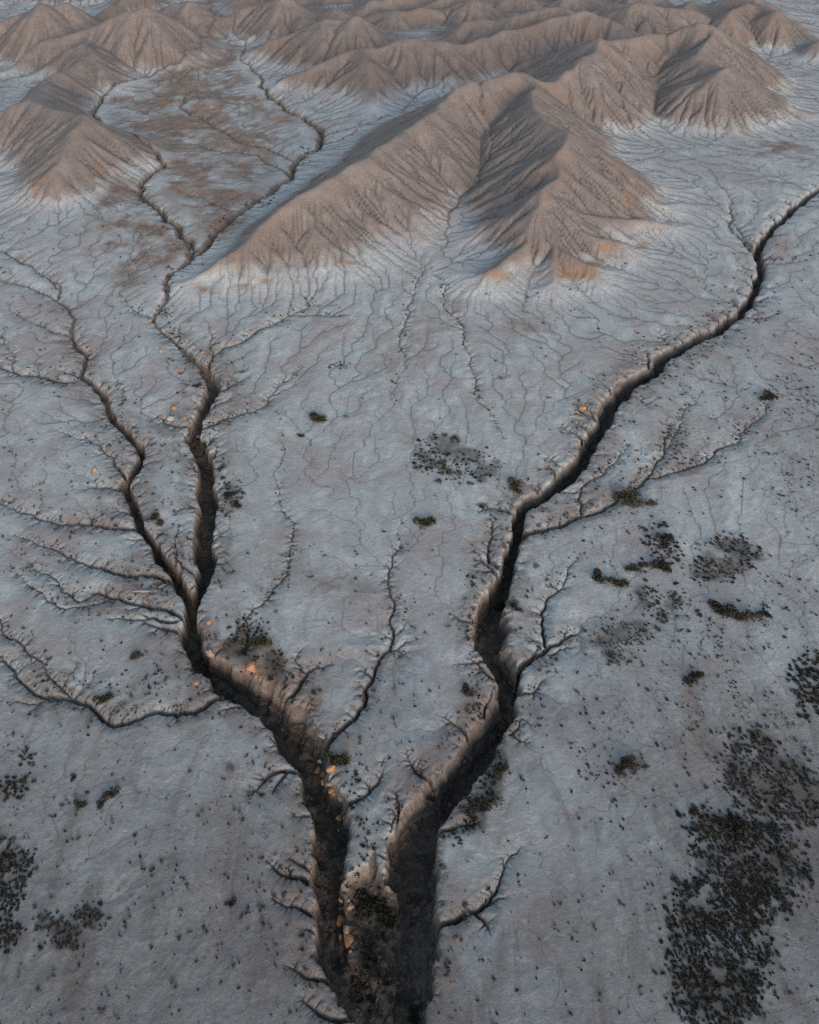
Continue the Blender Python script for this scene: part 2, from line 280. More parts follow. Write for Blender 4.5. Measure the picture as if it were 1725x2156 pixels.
# creeks in the valley behind and on the plain: (view x, view y, width px, depth m)
CREEKS = [
 # left creek of the brown valley
 [(440,0,3,.3),(442,40,4,.4),(455,70,6,.4),(440,95,6,.4),(425,120,5,.5),(380,142,4,.4),(330,152,5,.5),(260,180,5,.6),(215,205,6,.7),(198,235,8,1.0),(210,258,9,1.0),(245,285,8,1.0),(290,310,8,1.0),(335,335,9,1.0),(345,350,9,1.0),
  (320,362,9,1.1),(300,380,11,1.2),(298,405,11,1.2),(320,425,11,1.1),(345,450,11,1.1),(375,470,12,1.1),(392,495,14,1.0),(408,520,18,.9),(400,545,14,.9),(365,570,14,1.0),(352,600,16,1.1),(350,630,15,1.0),(330,655,12,.9),(322,672,12,.9)],
 # right creek of the brown valley
 [(500,60,3,.2),(508,130,4,.4),(555,165,6,.7),(558,185,8,.9),(575,205,8,.9),(600,225,8,.9),(640,240,9,.9),(672,262,12,1),(676,290,12,1),(655,315,11,1),(620,340,13,1),(612,375,13,1),(570,405,12,1),(520,435,12,1),(490,455,13,1),(460,480,13,1.1),(440,505,14,1.1),(415,535,14,1)],
 [(1040,130,3,.2),(1000,150,5,.4),(930,185,6,.5),(870,210,7,.6),(840,235,7,.6),(780,255,7,.6),(720,270,8,.7),(680,280,8,.8)],
 [(925,190,3,.3),(850,228,5,.5),(760,262,4,.4),(720,290,5,.5),(670,300,6,.6)],
 [(390,192,3,.3),(385,215,5,.5),(400,238,5,.5),(450,262,5,.5),(500,292,5,.5),(560,305,5,.5),(600,325,5,.5),(630,335,5,.5)],
 [(400,300,3,.2),(470,318,4,.3),(540,322,5,.4),(580,345,5,.5),(608,365,5,.6)],
 [(380,400,2,.2),(430,415,3,.2),(480,440,4,.3),(520,438,4,.4)],
 # stream out of the bowl and its two courses across the fan
 c7((610,180,5,.5),(500,270,7,.8),(420,350,7,.9),(360,440,8,1),(350,530,9,1),(395,600,9,1),(410,680,9,1),(410,750,9,1),(340,850,9,.9),(210,945,9,.8),(150,1030,9,.6),(130,1100,8,.5),(150,1150,8,.5),(95,1210,6,.4),(20,1280,4,.3))
   + [(880,585,4,.3),(858,640,5,.35),(848,690,6,.35),(852,740,4,.3),(835,800,3,.2),(845,860,3,.2)],
 [(905,560,3,.2),(940,600,4,.3),(935,640,4,.3),(975,680,5,.4),(975,720,4,.35),(1000,790,4,.3),(1030,860,3,.3),(1060,920,3,.25)],
 # valley right of the main hill
 c4((810,320,5,.6),(700,380,7,.9),(570,460,8,1),(480,530,8,1),(370,640,9,1.2),(400,690,9,1.2),(320,750,9,1.2),(350,790,8,1),(260,850,6,.7),(200,870,6,.6),(40,920,8,.6)) + c8((190,370,7,.6),(240,440,8,.6),(350,490,5,.4),(440,530,7,.5),(540,590,6,.4),(700,670,4,.3),(850,750,4,.3),(960,850,6,.4),(1040,960,4,.3),(1080,1010,5,.5),(1080,1100,7,.9),(1075,1220,8,1.2),(1130,1270,10,1.5),(1180,1330,12,1.8),(1240,1380,14,2.1)),
 # right tributary joining low down
 [(1420,890,3,.25),(1400,935,5,.4),(1378,980,7,.5),(1345,1020,8,.7),(1300,1050,8,.9),(1235,1082,9,1.1),(1170,1105,10,1.3),(1118,1118,12,1.7),(1092,1140,12,2.5)],
 [(1640,830,2,.2),(1600,880,4,.3),(1560,925,6,.4),(1500,960,7,.5),(1430,988,7,.5),(1370,1003,7,.5),(1345,1022,7,.6)],
 [(1480,820,2,.2),(1440,870,4,.3),(1420,915,5,.35),(1395,945,5,.35)],
 [(1225,1075,7,.8),(1218,1045,6,.6),(1240,1010,5,.5),(1290,975,4,.4),(1325,935,3,.2)],
 [(1210,1330,5,.4),(1170,1353,9,1.0),(1140,1372,11,1.3),(1105,1395,14,1.8),(1092,1425,16,2.5),(1085,1450,16,3.5)],
 [(1235,1165,2,.2),(1200,1190,3,.3),(1170,1245,5,.5),(1140,1285,7,.8),(1145,1320,8,.9),(1150,1355,8,1.0)],
 [(1210,1360,2,.2),(1180,1363,5,.5),(1155,1375,7,.7)],
 [(1030,1085,2,.25),(1038,1110,4,.5),(1028,1150,5,.7),(1035,1180,8,1.1),(1062,1200,9,1.8)],
 [(985,1150,2,.2),(1010,1165,4,.5),(1030,1190,6,.9),(1052,1212,8,1.6)],
 # left lower gully
 [(0,1388,5,.4),(30,1408,7,.5),(60,1448,8,.6),(110,1462,9,.7),(160,1472,9,.7),(200,1490,9,.9),(225,1518,10,1.1),(262,1520,9,1.1),(300,1505,9,1.2),(350,1497,9,1.3),(400,1495,10,1.5),(440,1475,11,2.0),(480,1463,12,3.0)],
 [(0,1300,5,.3),(15,1340,6,.4),(60,1375,5,.4),(95,1405,5,.3),(130,1445,5,.4),(150,1468,5,.5)],
 [(0,1475,2,.2),(60,1480,4,.3),(120,1470,5,.4),(160,1473,5,.5)],
 [(160,1640-250,2,.15),(170,1400,3,.2),(140,1430,3,.3)],
 # left side tributaries
 [(0,1056,3,.25),(40,1075,5,.4),(90,1092,6,.5),(150,1100,7,.6),(210,1100,8,.8),(250,1108,9,1.2),(290,1112,9,2.0)],
 [(0,1130,2,.2),(80,1145,4,.3),(130,1160,5,.4),(175,1182,7,.5),(215,1190,8,.7),(250,1204,9,.9),(300,1205,9,1.2),(345,1215,10,1.7),(372,1230,10,2.6)],
 [(20,1160,2,.2),(80,1200,4,.3),(130,1245,5,.4),(165,1265,5,.5),(200,1245,6,.6),(250,1256,8,.8),(300,1270,8,1.0),(345,1278,9,1.5),(385,1300,10,2.4)],
 [(0,1180,2,.2),(50,1220,3,.3),(120,1275,4,.4),(180,1275,4,.4),(240,1262,5,.5)],
 [(220,1300,2,.2),(270,1302,5,.5),(320,1296,6,.8),(370,1305,8,1.6)],
 [(0,520,2,.3),(40,548,4,.4),(75,570,4,.5),(110,590,5,.6),(127,605,6,.7),(122,622,6,.7)],
 [(105,580,2,.2),(118,590,5,.4),(127,602,5,.5)],
 [(0,768,5,.4),(40,785,7,.6),(75,785,7,.6),(112,797,9,.8),(150,800,9,1.1),(170,793,9,1.4)],
 [(0,705,4,.2),(25,740,4,.3),(25,772,4,.4),(35,782,4,.4)],
 [(20,650,2,.2),(75,680,4,.3),(130,697,5,.5),(150,702,5,.7)],
 [(250,610,3,.2),(280,648,4,.4),(310,660,5,.5),(325,668,5,.5)],
 [(250,800,2,.3),(262,820,4,.4),(262,840,4,.4),(250,850,4,.4)],
 [(120,905,2,.2),(160,920,3,.3),(210,935,4,.4),(240,960,5,.5),(250,985,6,1.0),(262,1000,7,1.8)],
 [(150,1030,2,.2),(210,1022,4,.4),(245,1025,6,.9),(262,1030,7,1.8)],
 [(330,870,2,.2),(345,885,5,.5),(370,893,6,.7),(400,893,8,1.6)],
 [(735,730-70,2,.2),(690,660,4,.35),(606,660,6,.5),(560,685,8,.6),(520,708,8,.6),(470,727,7,.6),(448,745,6,.7),(440,770,6,1.0)],
 [(715,640,2,.2),(650,640,4,.3),(606,660,5,.4)],
 [(440,690,2,.2),(442,715,4,.4),(448,742,5,.5)],
 [(520,790,2,.2),(495,803,5,.5),(475,815,7,1.0),(462,820,8,1.8)],
 [(640,770,2,.2),(600,800,3,.3),(560,850,4,.4),(500,870,6,.6),(465,880,8,1.0),(430,900,9,2)],
 # middle rill system between the two canyons
 [(850,1090,2,.2),(845,1140,3,.3),(822,1195,5,.4),(820,1230,6,.5),(833,1265,7,.6),(820,1300,7,.6),(830,1335,7,.6),(822,1365,8,.7),(797,1385,8,.8),(788,1415,9,.9),(768,1445,9,1.0),(768,1480,9,1.2),(735,1518,10,1.5),(700,1550,12,2.0),(680,1575,14,3.0)],
 [(590,850,2,.15),(600,950,3,.2),(588,1040,4,.25),(620,1100,5,.3),(610,1160,5,.35),(605,1210,6,.35),(570,1250,5,.4),(530,1280,5,.4),(522,1330,5,.5),(510,1370,5,.8)],
 [(720,1395,2,.2),(680,1402,4,.4),(648,1410,6,.7),(632,1440,7,1.2),(605,1465,8,2.0),(585,1480,8,3)],
 [(640,1360,2,.2),(622,1385,3,.4),(640,1412,5,.6)],
 [(860,1340,2,.2),(838,1362,5,.4),(822,1368,6,.5)],
 [(830,1170,2,.2),(880,1140,3,.2),(900,1100,3,.15)],
 [(875,1250,2,.2),(850,1320,3,.2),(828,1335,4,.3)],
 [(805,1600,2,.2),(800,1640,5,.6),(770,1670,7,.9),(740,1690,9,1.6),(715,1710,10,3)],
 # right bank lower
 [(1100,1780,2,.2),(1060,1830,5,.4),(1038,1880,7,.7),(1020,1902,9,1.0),(980,1925,11,1.5),(935,1942,12,2.4),(915,1950,12,4)],
 [(1090,1888,2,.2),(1040,1893,5,.4),(1015,1905,6,.8)],
 [(1130,1545-15,2,.2),(1100,1510,3,.3),(1075,1545,5,.8)],
 [(1145,1430,2,.3),(1120,1455,5,.6),(1095,1460,7,1.4)],
 [(560,1810,2,.3),(600,1840,6,.8),(635,1845,9,1.6),(665,1860,9,3)],
 [(575,1890,2,.3),(600,1905,4,.4),(640,1915,6,.9),(665,1925,8,2)],
 [(590,2030,2,.2),(640,2055,5,.5),(680,2062,8,1.4),(705,2070,9,3)],
 [(840,1690,2,.2),(830,1720,3,.4),(822,1750,3,.4)],
 [(375,1100,2,.25),(368,1140,4,.5),(372,1175,5,.6),(385,1195,5,.7)],
 [(1550,430,3,.4),(1545,460,6,.7),(1560,480,7,.9),(1578,505,8,1.3),(1598,525,8,2)],
 [(1725,540,2,.1),(1660,552,4,.3),(1615,550,5,1)],
 # fan washes
 [(1520,1600,2,.1),(1470,1750,3,.15),(1440,1900,3,.15),(1450,2150,3,.15)],
 [(1440,1450,3,.2),(1500,1300,3,.2),(1530,1400,2,.2),(1560,1500,3,.2)],
]
def jitter(pts, n_sub, amp, rnd):
    """add natural wander to a coarse line of (x, y, w, d, ...) in metres"""
    for s in range(n_sub):
        out = [pts[0]]
        for a, b in zip(pts[:-1], pts[1:]):
            L = math.hypot(b[0]-a[0], b[1]-a[1])
            k = rnd.uniform(-1, 1)*amp*L
            nx, ny = -(b[1]-a[1])/(L+1e-6), (b[0]-a[0])/(L+1e-6)
            m = tuple((p+q)/2 for p, q in zip(a, b))
            out += [(m[0]+nx*k, m[1]+ny*k)+m[2:], b]
        pts = out
    return pts
def to_m(p):
    x, y = unproj(p[0], p[1])
    return x, y, (y*CP + (HCAM-plain(x, y))*SP)/FV
def carve(g, cut, a, b, warp, tone=None):
    """a, b = (x, y, half left, half right, depth, left share, right share)"""
    pad = max(a[2], a[3], b[2], b[3])*1.3+1.0
    w = window(g, [a[0], b[0]], [a[1], b[1]], pad)
    if not w: return
    big = max(a[2], a[3]) > 1.2
    k = min(.55, max(a[2], a[3])*0.32) if big else max(a[2], a[3])*.30
    X = g.X[w] + (warp[0][w]*k if big else warp[2][w]*k); Y = g.Y[w] + (warp[1][w]*k if big else warp[3][w]*k)
    dx, dy = b[0]-a[0], b[1]-a[1]; L2 = dx*dx+dy*dy+1e-9
    t = np.clip(((X-a[0])*dx+(Y-a[1])*dy)/L2, 0, 1)
    ex, ey = X-a[0]-t*dx, Y-a[1]-t*dy
    d = np.hypot(ex, ey); left = (dx*ey-dy*ex) > 0       # left of the direction of travel
    L = lambda i: a[i]+t*(b[i]-a[i])
    # the lists run towards the viewer, so the left of the picture is the right of the direction of travel
    half = np.where(left, L(3), L(2)); share = np.where(left, L(6), L(5)); dep = L(4)
    q = np.clip((half-d)/np.maximum(half*share, .05), 0, 1)
    q = np.where(share > .66, q**1.35, np.where(share > .45, q, 1-(1-q)**1.6))
    v = dep*(0.88*q + 0.12*np.clip(1-d/np.maximum(half, .05), 0, 1))
    np.maximum(cut[w], v, out=cut[w])
    return
rg = random.Random(21)
LINES = []            # every canyon and gully in metres
for c in MAIN:
    LINES.append(('canyon', jitter([(lambda m: (m[0], m[1], p[2]*m[2]*(1.0 if c is CAN_R and p[1] < 1250 else .88), p[3]*m[2]*.88, p[4]*(.9 if c is CAN_R and p[1] < 1250 else .78), p[5], p[6]))(to_m(p)) for p in c], 2, .05, rg)))
n_main = len(LINES)
for c in CREEKS:
    LINES.append(('gully', jitter([(lambda m: (m[0], m[1], p[2]*m[2]*(1.0 if p[1] < 560 and p[0] < 760 else .66), p[2]*m[2]*(.8 if p[1] < 560 and p[0] < 760 else .46), p[3]*(1.7 if p[1] < 560 and p[0] < 760 else .55 if p[1] < 560 else 1.25), .85, .85))(to_m(p)) for p in c], 3, .13, rg)))
def dendrite(x, y, ang, L, w, dep, lev):
    """a short branching headcut growing away from a rim"""
    n = max(2, int(L/0.7)); p = [(x, y, w, w, dep, .7, .7)]
    a = ang
    for i in range(n):
        f = 1-(i+1)/n
        a += rg.uniform(-.45, .45)
        x += math.cos(a)*L/n; y += math.sin(a)*L/n
        p.append((x, y, w*(.25+.75*f), w*(.25+.75*f), dep*(.12+.88*f), .7, .7))
        if lev > 0 and rg.random() < .42 and f > .15:
            dendrite(x, y, a+rg.choice((-1, 1))*rg.uniform(.5, 1.0), L*f*rg.uniform(.4, .8), w*(.25+.75*f)*.8, dep*f*.8, lev-1)
    LINES.append(('headcut', p[::-1]))
def sprout(line, spacing, Lr, side_bias=None, dscale=.55, from_w=True, y_range=None):
    acc = 0; nxt = rg.uniform(0, spacing)
    for a, b in zip(line[:-1], line[1:]):
        L = math.hypot(b[0]-a[0], b[1]-a[1]); acc += L
        while acc > nxt:
            nxt += spacing*rg.uniform(.4, 1.7)
            t = rg.random()
            left = rg.random() < .5
            if side_bias is not None and rg.random() < abs(side_bias): left = side_bias > 0
            x, y = a[0]+t*(b[0]-a[0]), a[1]+t*(b[1]-a[1]); dep = a[4]
            if y > 260: continue
            dirn = math.atan2(b[1]-a[1], b[0]-a[0]); half = a[3] if left else a[2]
            s = 1 if left else -1
            ang = dirn + s*rg.uniform(1.9, 2.5)      # away from the line, leaning upstream
            x += math.cos(dirn+s*math.pi/2)*half*.75; y += math.sin(dirn+s*math.pi/2)*half*.75
            Lk = rg.uniform(*Lr)*(.5+.5*min(1, dep/3))
            dendrite(x, y, ang, Lk, min(.12+.028*Lk, .27), min(dep*dscale, .35+.28*Lk), 2 if Lk > 2 else 1)
base = list(LINES)
sprout(base[0][1], 4.4, (1.0, 5)); sprout(base[1][1], 2.6, (1.0, 5.5), -.55); sprout(base[2][1], 4.0, (1, 4))
for q_ in range(3): sprout(base[q_][1], 1.5, (.4, 1.5), dscale=.5)
for k, l in base[n_main:]:
    if l[0][1] < 190: sprout(l, 6, (.6, 3.0), dscale=.7)
# lone rills over the lower plain
def warps(g):
    return (fbm(g.X, g.Y, 3.0, 5, 31, .62)*1.3, fbm(g.X, g.Y, 3.0, 5, 32, .62)*1.3, fbm(g.X, g.Y, 1.4, 2, 33), fbm(g.X, g.Y, 1.4, 2, 34))
def cut_all(g):
    cut = np.zeros(g.X.shape, np.float32); W = warps(g)
    for k, l in LINES:
        for a, b in zip(l[:-1], l[1:]): carve(g, cut, a, b, W)
    return cut
cut2 = cut_all(G2)
print('lines', len(LINES), round(time.time()-T0, 1))

# ---------------------------------------------------------------- rain: carve the drainage
def nb_shift(z):
    zp = np.pad(z, 1, constant_values=1e6)
    for dj, di in ((0, 1), (0, -1), (1, 0), (-1, 0), (1, 1), (1, -1), (-1, 1), (-1, -1)):
        yield dj, di, zp[1+dj:zp.shape[0]-1+dj, 1+di:zp.shape[1]-1+di]
def receivers(g, z, wob=.35):
    nr, nc = z.shape
    best = np.full(z.shape, 1e-7, np.float32); rec = np.arange(nr*nc, dtype=np.int64).reshape(nr, nc).copy()
    me = rec.copy(); slope = np.zeros(z.shape, np.float32); low = np.full(z.shape, 1e9, np.float32)
    for dj, di, zn in nb_shift(z):
        s = (z-zn)/(1.4142 if dj and di else 1.0)
        low = np.minimum(low, zn)
        sw = s*(1+wob*(RNG.random(z.shape, dtype=np.float32)-.5))
        m = sw > best
        best = np.where(m, sw, best); rec = np.where(m, me+dj*nc+di, rec); slope = np.where(m, s, slope)
    return rec.ravel(), slope/g.cell, low
def accumulate(rec, w, rounds=12):
    N = rec.size
    R = rec.copy(); R[R == np.arange(N)] = N; R = np.append(R, N)
    A = np.append(w.ravel().astype(np.float64), 0)
    for _ in range(rounds):
        add = np.bincount(R[:N], weights=A[:N], minlength=N+1); add[N] = 0
        A = A+add; R = R[R]
    return A[:N].astype(np.float32)
def fill(g, z):
    """raise closed hollows so that water runs off (priority flood)"""
    nr, nc = z.shape; zz = z.ravel().tolist(); seen = bytearray(nr*nc); hp = []
    for j in range(nr):
        for i in ((0, nc-1) if 0 < j < nr-1 else range(nc)):
            k = j*nc+i; seen[k] = 1; hp.append((zz[k], k))
    heapq.heapify(hp); pop = heapq.heappop; push = heapq.heappush
    offs = (1, -1, nc, -nc, nc+1, nc-1, -nc+1, -nc-1)
    while hp:
        v, k = pop(hp)
        for o in offs:
            n = k+o
            if 0 <= n < nr*nc and not seen[n]:
                seen[n] = 1
                if zz[n] <= v: zz[n] = v+1e-4
                push(hp, (zz[n], n))
    return np.array(zz, np.float32).reshape(nr, nc)
def diffuse(z, k):
    zp = np.pad(z, 1, mode='edge')
    return z + k*(zp[2:, 1:-1]+zp[:-2, 1:-1]+zp[1:-1, 2:]+zp[1:-1, :-2]-4*z)
wav2 = .09*fbm(G2.X, G2.Y, 9, 4, 51) + .03*fbm(G2.X, G2.Y, 2.0, 3, 52)
hm2 = sstep(.5, 2.5, hill2)
rough2 = .22*fbm(G2.X, G2.Y, 3.0, 3, 53)*hm2
z0 = (P2 + hill2 + wav2 + rough2).astype(np.float32)
dig2 = np.minimum(cut2, .7)
zs = fill(G2, z0 - dig2)
print('filled', round(time.time()-T0, 1))
cell2 = G2.cell
fix = cut2 > .35
calm = (cut2 > .9).astype(np.float32)
for _ in range(40): calm = diffuse(calm, .24)
calm = 1-.9*np.clip(calm*3, 0, 1)
NIT = 34
for it in range(NIT):
    rec, S, low = receivers(G2, zs)
    A = accumulate(rec, G2.cell**2).reshape(zs.shape)
    dz = (.045-.032*hm2)*np.minimum(A, 900)**0.42*np.minimum(S, .12+.7*hm2)
    dz = np.minimum(dz, .45*np.maximum(zs-low, 0)); dz = np.where(fix, 0, dz)*calm
    zs = zs - dz
    zn = diffuse(zs, .012*calm)
    zs = np.where(fix, zs, zn)
    pit = zs < low; zs = np.where(pit & ~fix, low+2e-4, zs)
    if it == 16: zs = np.where(fix, zs, fill(G2, zs))
delta2 = np.clip(zs - (z0-dig2), -4, .5); msk = cut2 > .12; dd = np.where(msk, 0, delta2); known = (~msk).astype(np.float32)
for _ in range(14):                                  # carry the erosion across the channels from both banks
    kn = diffuse(known, .2); dv = diffuse(dd*known, .2)
    dd = np.where(msk & (kn > 1e-3), dv/np.maximum(kn, 1e-3), dd); known = np.where(msk, (kn > 1e-3).astype(np.float32), known)
delta2 = np.where(hm2 < .5, np.clip(dd, -.3, .2), dd)
print('eroded', round(time.time()-T0, 1), float(delta2.min()), float(delta2.mean()))

# ---------------------------------------------------------------- the fine surface
cone = upsample(cone2); hill = upsample(hill2); hid = hid2[np.clip(np.round((G.u-math.log(R0))/G2.d).astype(int), 0, G2.nr-1)][:, np.clip(np.round((G.th+TH)/G2.d).astype(int), 0, G2.nc-1)]
hm = sstep(.5, 2.5, hill)
cut = cut_all(G)
Z0 = upsample(P2+hill2) + .09*fbm(G.X, G.Y, 9, 4, 51) + .03*fbm(G.X, G.Y, 2.0, 3, 52) + upsample(rough2)
Z = Z0 + upsample(delta2)
fine = .026*fbm(G.X, G.Y, .9, 3, 61)*(1-.3*hm) + .012*fbm(G.X, G.Y, .3, 2, 62) + .03*hm*fbm(G.X, G.Y, .8, 2, 65)
edge = np.exp(-np.abs(cut-.2)/.5)
cut = cut + .16*np.sin(cut*5.0+3*fbm(G.X, G.Y, 5, 2, 64))*sstep(.4, 1.1, cut)
wallrough = np.clip(cut-.3, 0, 1.5)*.30*fbm(G.X, G.Y, 1.2, 4, 63, .65)
Z = (Z + fine - cut + wallrough).astype(np.float32)
fixf = cut > .12
print('pre-fill', round(time.time()-T0, 1))
Z = np.where(cut > .3, Z, fill(G, Z))
for it in range(11):
    rec, S, low = receivers(G, Z, .25)
    A = accumulate(rec, G.cell**2, 12).reshape(Z.shape)
    dz = (0.22 - .155*hm)*np.minimum(A, 40)**0.42*np.minimum(S, (.2+.6*hm)*(1-.6*(cut > .1)))
    dz = np.minimum(dz, .4*np.maximum(Z-low, 0)); dz = np.where(cut > .5, 0, dz)
    Z = Z - dz
    Z = np.where(fixf, Z, diffuse(Z, .015))
    Z = np.where((Z < low) & ~fixf, low+1e-4, Z)
print('fine', round(time.time()-T0, 1))
Z = Z.astype(np.float32); flow = A
# patches of scrub: ellipses in view coordinates, count, size range, kinds, label, group
PATCH = [  # ellipses, count, size range px, materials, label, group
 ([(925,930,38,14),(905,965,35,28),(960,975,60,30),(1010,985,35,22)], 150, (5,17), 'DGD', 'low dark shrub in the scattered patch at the centre of the plain', 'shrubs of the patch at the centre of the plain'),
 ([(1385,1150,26,34),(1415,1170,26,22),(1370,1185,18,14)], 60, (7,20), 'DDO', 'dark shrub in the tall patch right of the right ravine', 'shrubs of the tall patch right of the right ravine'),
 ([(1540,1150,40,20),(1520,1185,55,28),(1500,1205,35,14),(1590,1172,22,8)], 150, (5,16), 'DGD', 'dark low shrub in the mat near the right edge', 'shrubs of the mat near the right edge'),
 ([(1395,1270,50,26),(1420,1300,40,10),(1360,1250,20,20)], 95, (5,14), 'GGD', 'grey brown shrub in the loose patch under the tall patch', 'shrubs of the loose patch under the tall patch'),
 ([(1310,1340,55,30),(1320,1375,45,22),(1290,1385,20,14)], 130, (4,13), 'GGD', 'grey low shrub in the loose mat right of the forked gully', 'shrubs of the loose mat right of the forked gully'),
 ([(1580,1600,50,50),(1560,1640,30,30),(1650,1670,60,60),(1610,1700,50,60),(1700,1700,30,50)], 420, (6,20), 'DGDOG', 'dark shrub in the upper part of the big thicket at the lower right', 'shrubs in the upper part of the big thicket'),
 ([(1500,1740,40,26),(1560,1790,70,40),(1490,1810,26,40),(1600,1850,70,60),(1540,1850,60,70)], 620, (7,24), 'DDG', 'dark shrub in the middle of the big thicket at the lower right', 'shrubs in the middle of the big thicket'),
 ([(1450,1960,40,70),(1500,1990,60,80),(1560,2020,50,60),(1470,2060,50,60),(1560,1930,60,50),(1530,2110,50,60)], 720, (8,27), 'DDD', 'black shrub in the lower part of the big thicket at the lower right', 'shrubs in the lower part of the big thicket'),
 ([(15,1860,26,60),(10,1930,30,50),(48,1820,18,26),(30,1960,14,20)], 220, (8,24), 'DDD', 'black shrub in the thicket at the left edge', 'shrubs of the thicket at the left edge'),
 ([(105,1940,28,14),(185,1930,28,22),(140,1960,34,18),(130,1985,30,14)], 95, (6,18), 'DGG', 'dark shrub in the loose group at the lower left', 'shrubs of the loose group at the lower left'),
 ([(20,1662,22,16),(35,1640,14,12),(55,1600,14,22)], 44, (8,18), 'DDO', 'dark shrub in the small patch by the left edge', 'shrubs of the small patch by the left edge'),
 ([(1700,1430,26,40),(1705,1470,24,26)], 130, (10,26), 'DDD', 'black shrub in the dense clump at the right edge', 'shrubs of the dense clump at the right edge'),
 ([(1025,1640,24,40),(990,1700,20,36),(965,1760,20,28),(1040,1590,14,20)], 70, (6,18), 'DGD', 'dark shrub on the right bank of the lower right ravine', 'shrubs on the right bank of the lower right ravine'),
 ([(535,1330,34,34),(500,1345,26,30),(575,1385,24,20),(590,1420,24,18)], 80, (5,16), 'OGD', 'dark shrub on the bank above the bend of the left ravine', 'shrubs on the bank above the bend of the left ravine'),
 ([(472,1050,16,36),(452,900,10,24),(495,1040,16,18)], 45, (5,14), 'ODG', 'dark shrub beside the right rim of the left ravine', 'shrubs beside the right rim of the left ravine'),
 ([(1005,1440,18,36),(995,1290,16,60),(1010,1500,16,20)], 50, (5,14), 'OGD', 'dark shrub beside the left rim of the right ravine', 'shrubs beside the left rim of the right ravine'),
 ([(775,1900,44,40),(790,1960,34,50),(780,2060,36,60)], 60, (8,22), 'DOD', 'dark shrub on the low bank between the lower ravines', 'shrubs on the low bank between the lower ravines'),
 ([(355,610,8,60),(340,660,10,20),(375,715,14,20),(410,560,14,14),(400,740,16,20)], 60, (4,9), 'OOG', 'small olive shrub along the creek beside the large hill', 'shrubs along the creek beside the large hill'),
 ([(640,330,16,20),(610,375,10,20),(540,425,40,8),(480,465,14,14)], 60, (3,7), 'OGG', 'tiny shrub along the creek between valley and large hill', 'shrubs along the creek between valley and large hill'),
 ([(1420,930,30,40),(1560,920,40,20),(1350,1000,20,20),(1480,970,60,10)], 80, (4,9), 'GGO', 'grey tuft along the side gullies right of the right ravine', 'tufts along the side gullies right of the right ravine'),
 ([(720,770,20,8),(600,1160,24,10),(690,770,10,6)], 26, (4,9), 'DOG', 'small dark tuft on the plain right of the left ravine', 'tufts on the plain right of the left ravine'),
 ([(300,1440,90,24),(180,1440,40,24),(80,1400,30,20),(250,1500,40,8)], 60, (4,10), 'DGO', 'dark tuft beside the meandering gully at the left', 'tufts beside the meandering gully at the left'),
 ([(770,1790,16,30),(780,1740,24,20),(750,1850,10,20),(740,1650,20,40)], 46, (6,15), 'DGD', 'dark shrub on the wedge of land between the lower ravines', 'shrubs on the wedge of land between the lower ravines'),
 ([(1305,1550,18,10),(1240,1520,30,16),(1290,1640,60,20),(1250,1600,40,30)], 40, (4,10), 'DGG', 'small tuft on the open plain right of the lower right ravine', 'tufts on the open plain right of the lower right ravine'),
]
# ---------------------------------------------------------------- look-ups on the finished surface
def gz(x, y):
    u = (math.log(math.hypot(x, y+CY))-math.log(R0))/G.d; t = (math.atan2(x, y+CY)+TH)/G.d
    j = min(max(int(u), 0), G.nr-2); i = min(max(int(t), 0), G.nc-2)
    fu = min(max(u-j, 0), 1); ft = min(max(t-i, 0), 1)
    return float((Z[j, i]*(1-ft)+Z[j, i+1]*ft)*(1-fu) + (Z[j+1, i]*(1-ft)+Z[j+1, i+1]*ft)*fu)
def onground(vx, vy):
    """where the line of sight through this point of the photograph meets the ground"""
    dx, dy, dz = ray(vx, vy)
    t = (HCAM-14)/-dz*.6; st = .5
    while t < 900:
        x, y, z = dx*t, dy*t, HCAM+dz*t
        if z < gz(x, y): break
        t += st
    lo, hi = t-st, t
    for _ in range(10):
        m = (lo+hi)/2
        if HCAM+dz*m < gz(dx*m, dy*m): hi = m
        else: lo = m
    return dx*hi, dy*hi, gz(dx*hi, dy*hi)
# view coordinates of every grid point on the plain, for reading the photograph's soil colours and falloff
VX, VY = toview(G.X, G.Y, upsample(P2) + hill*.8)

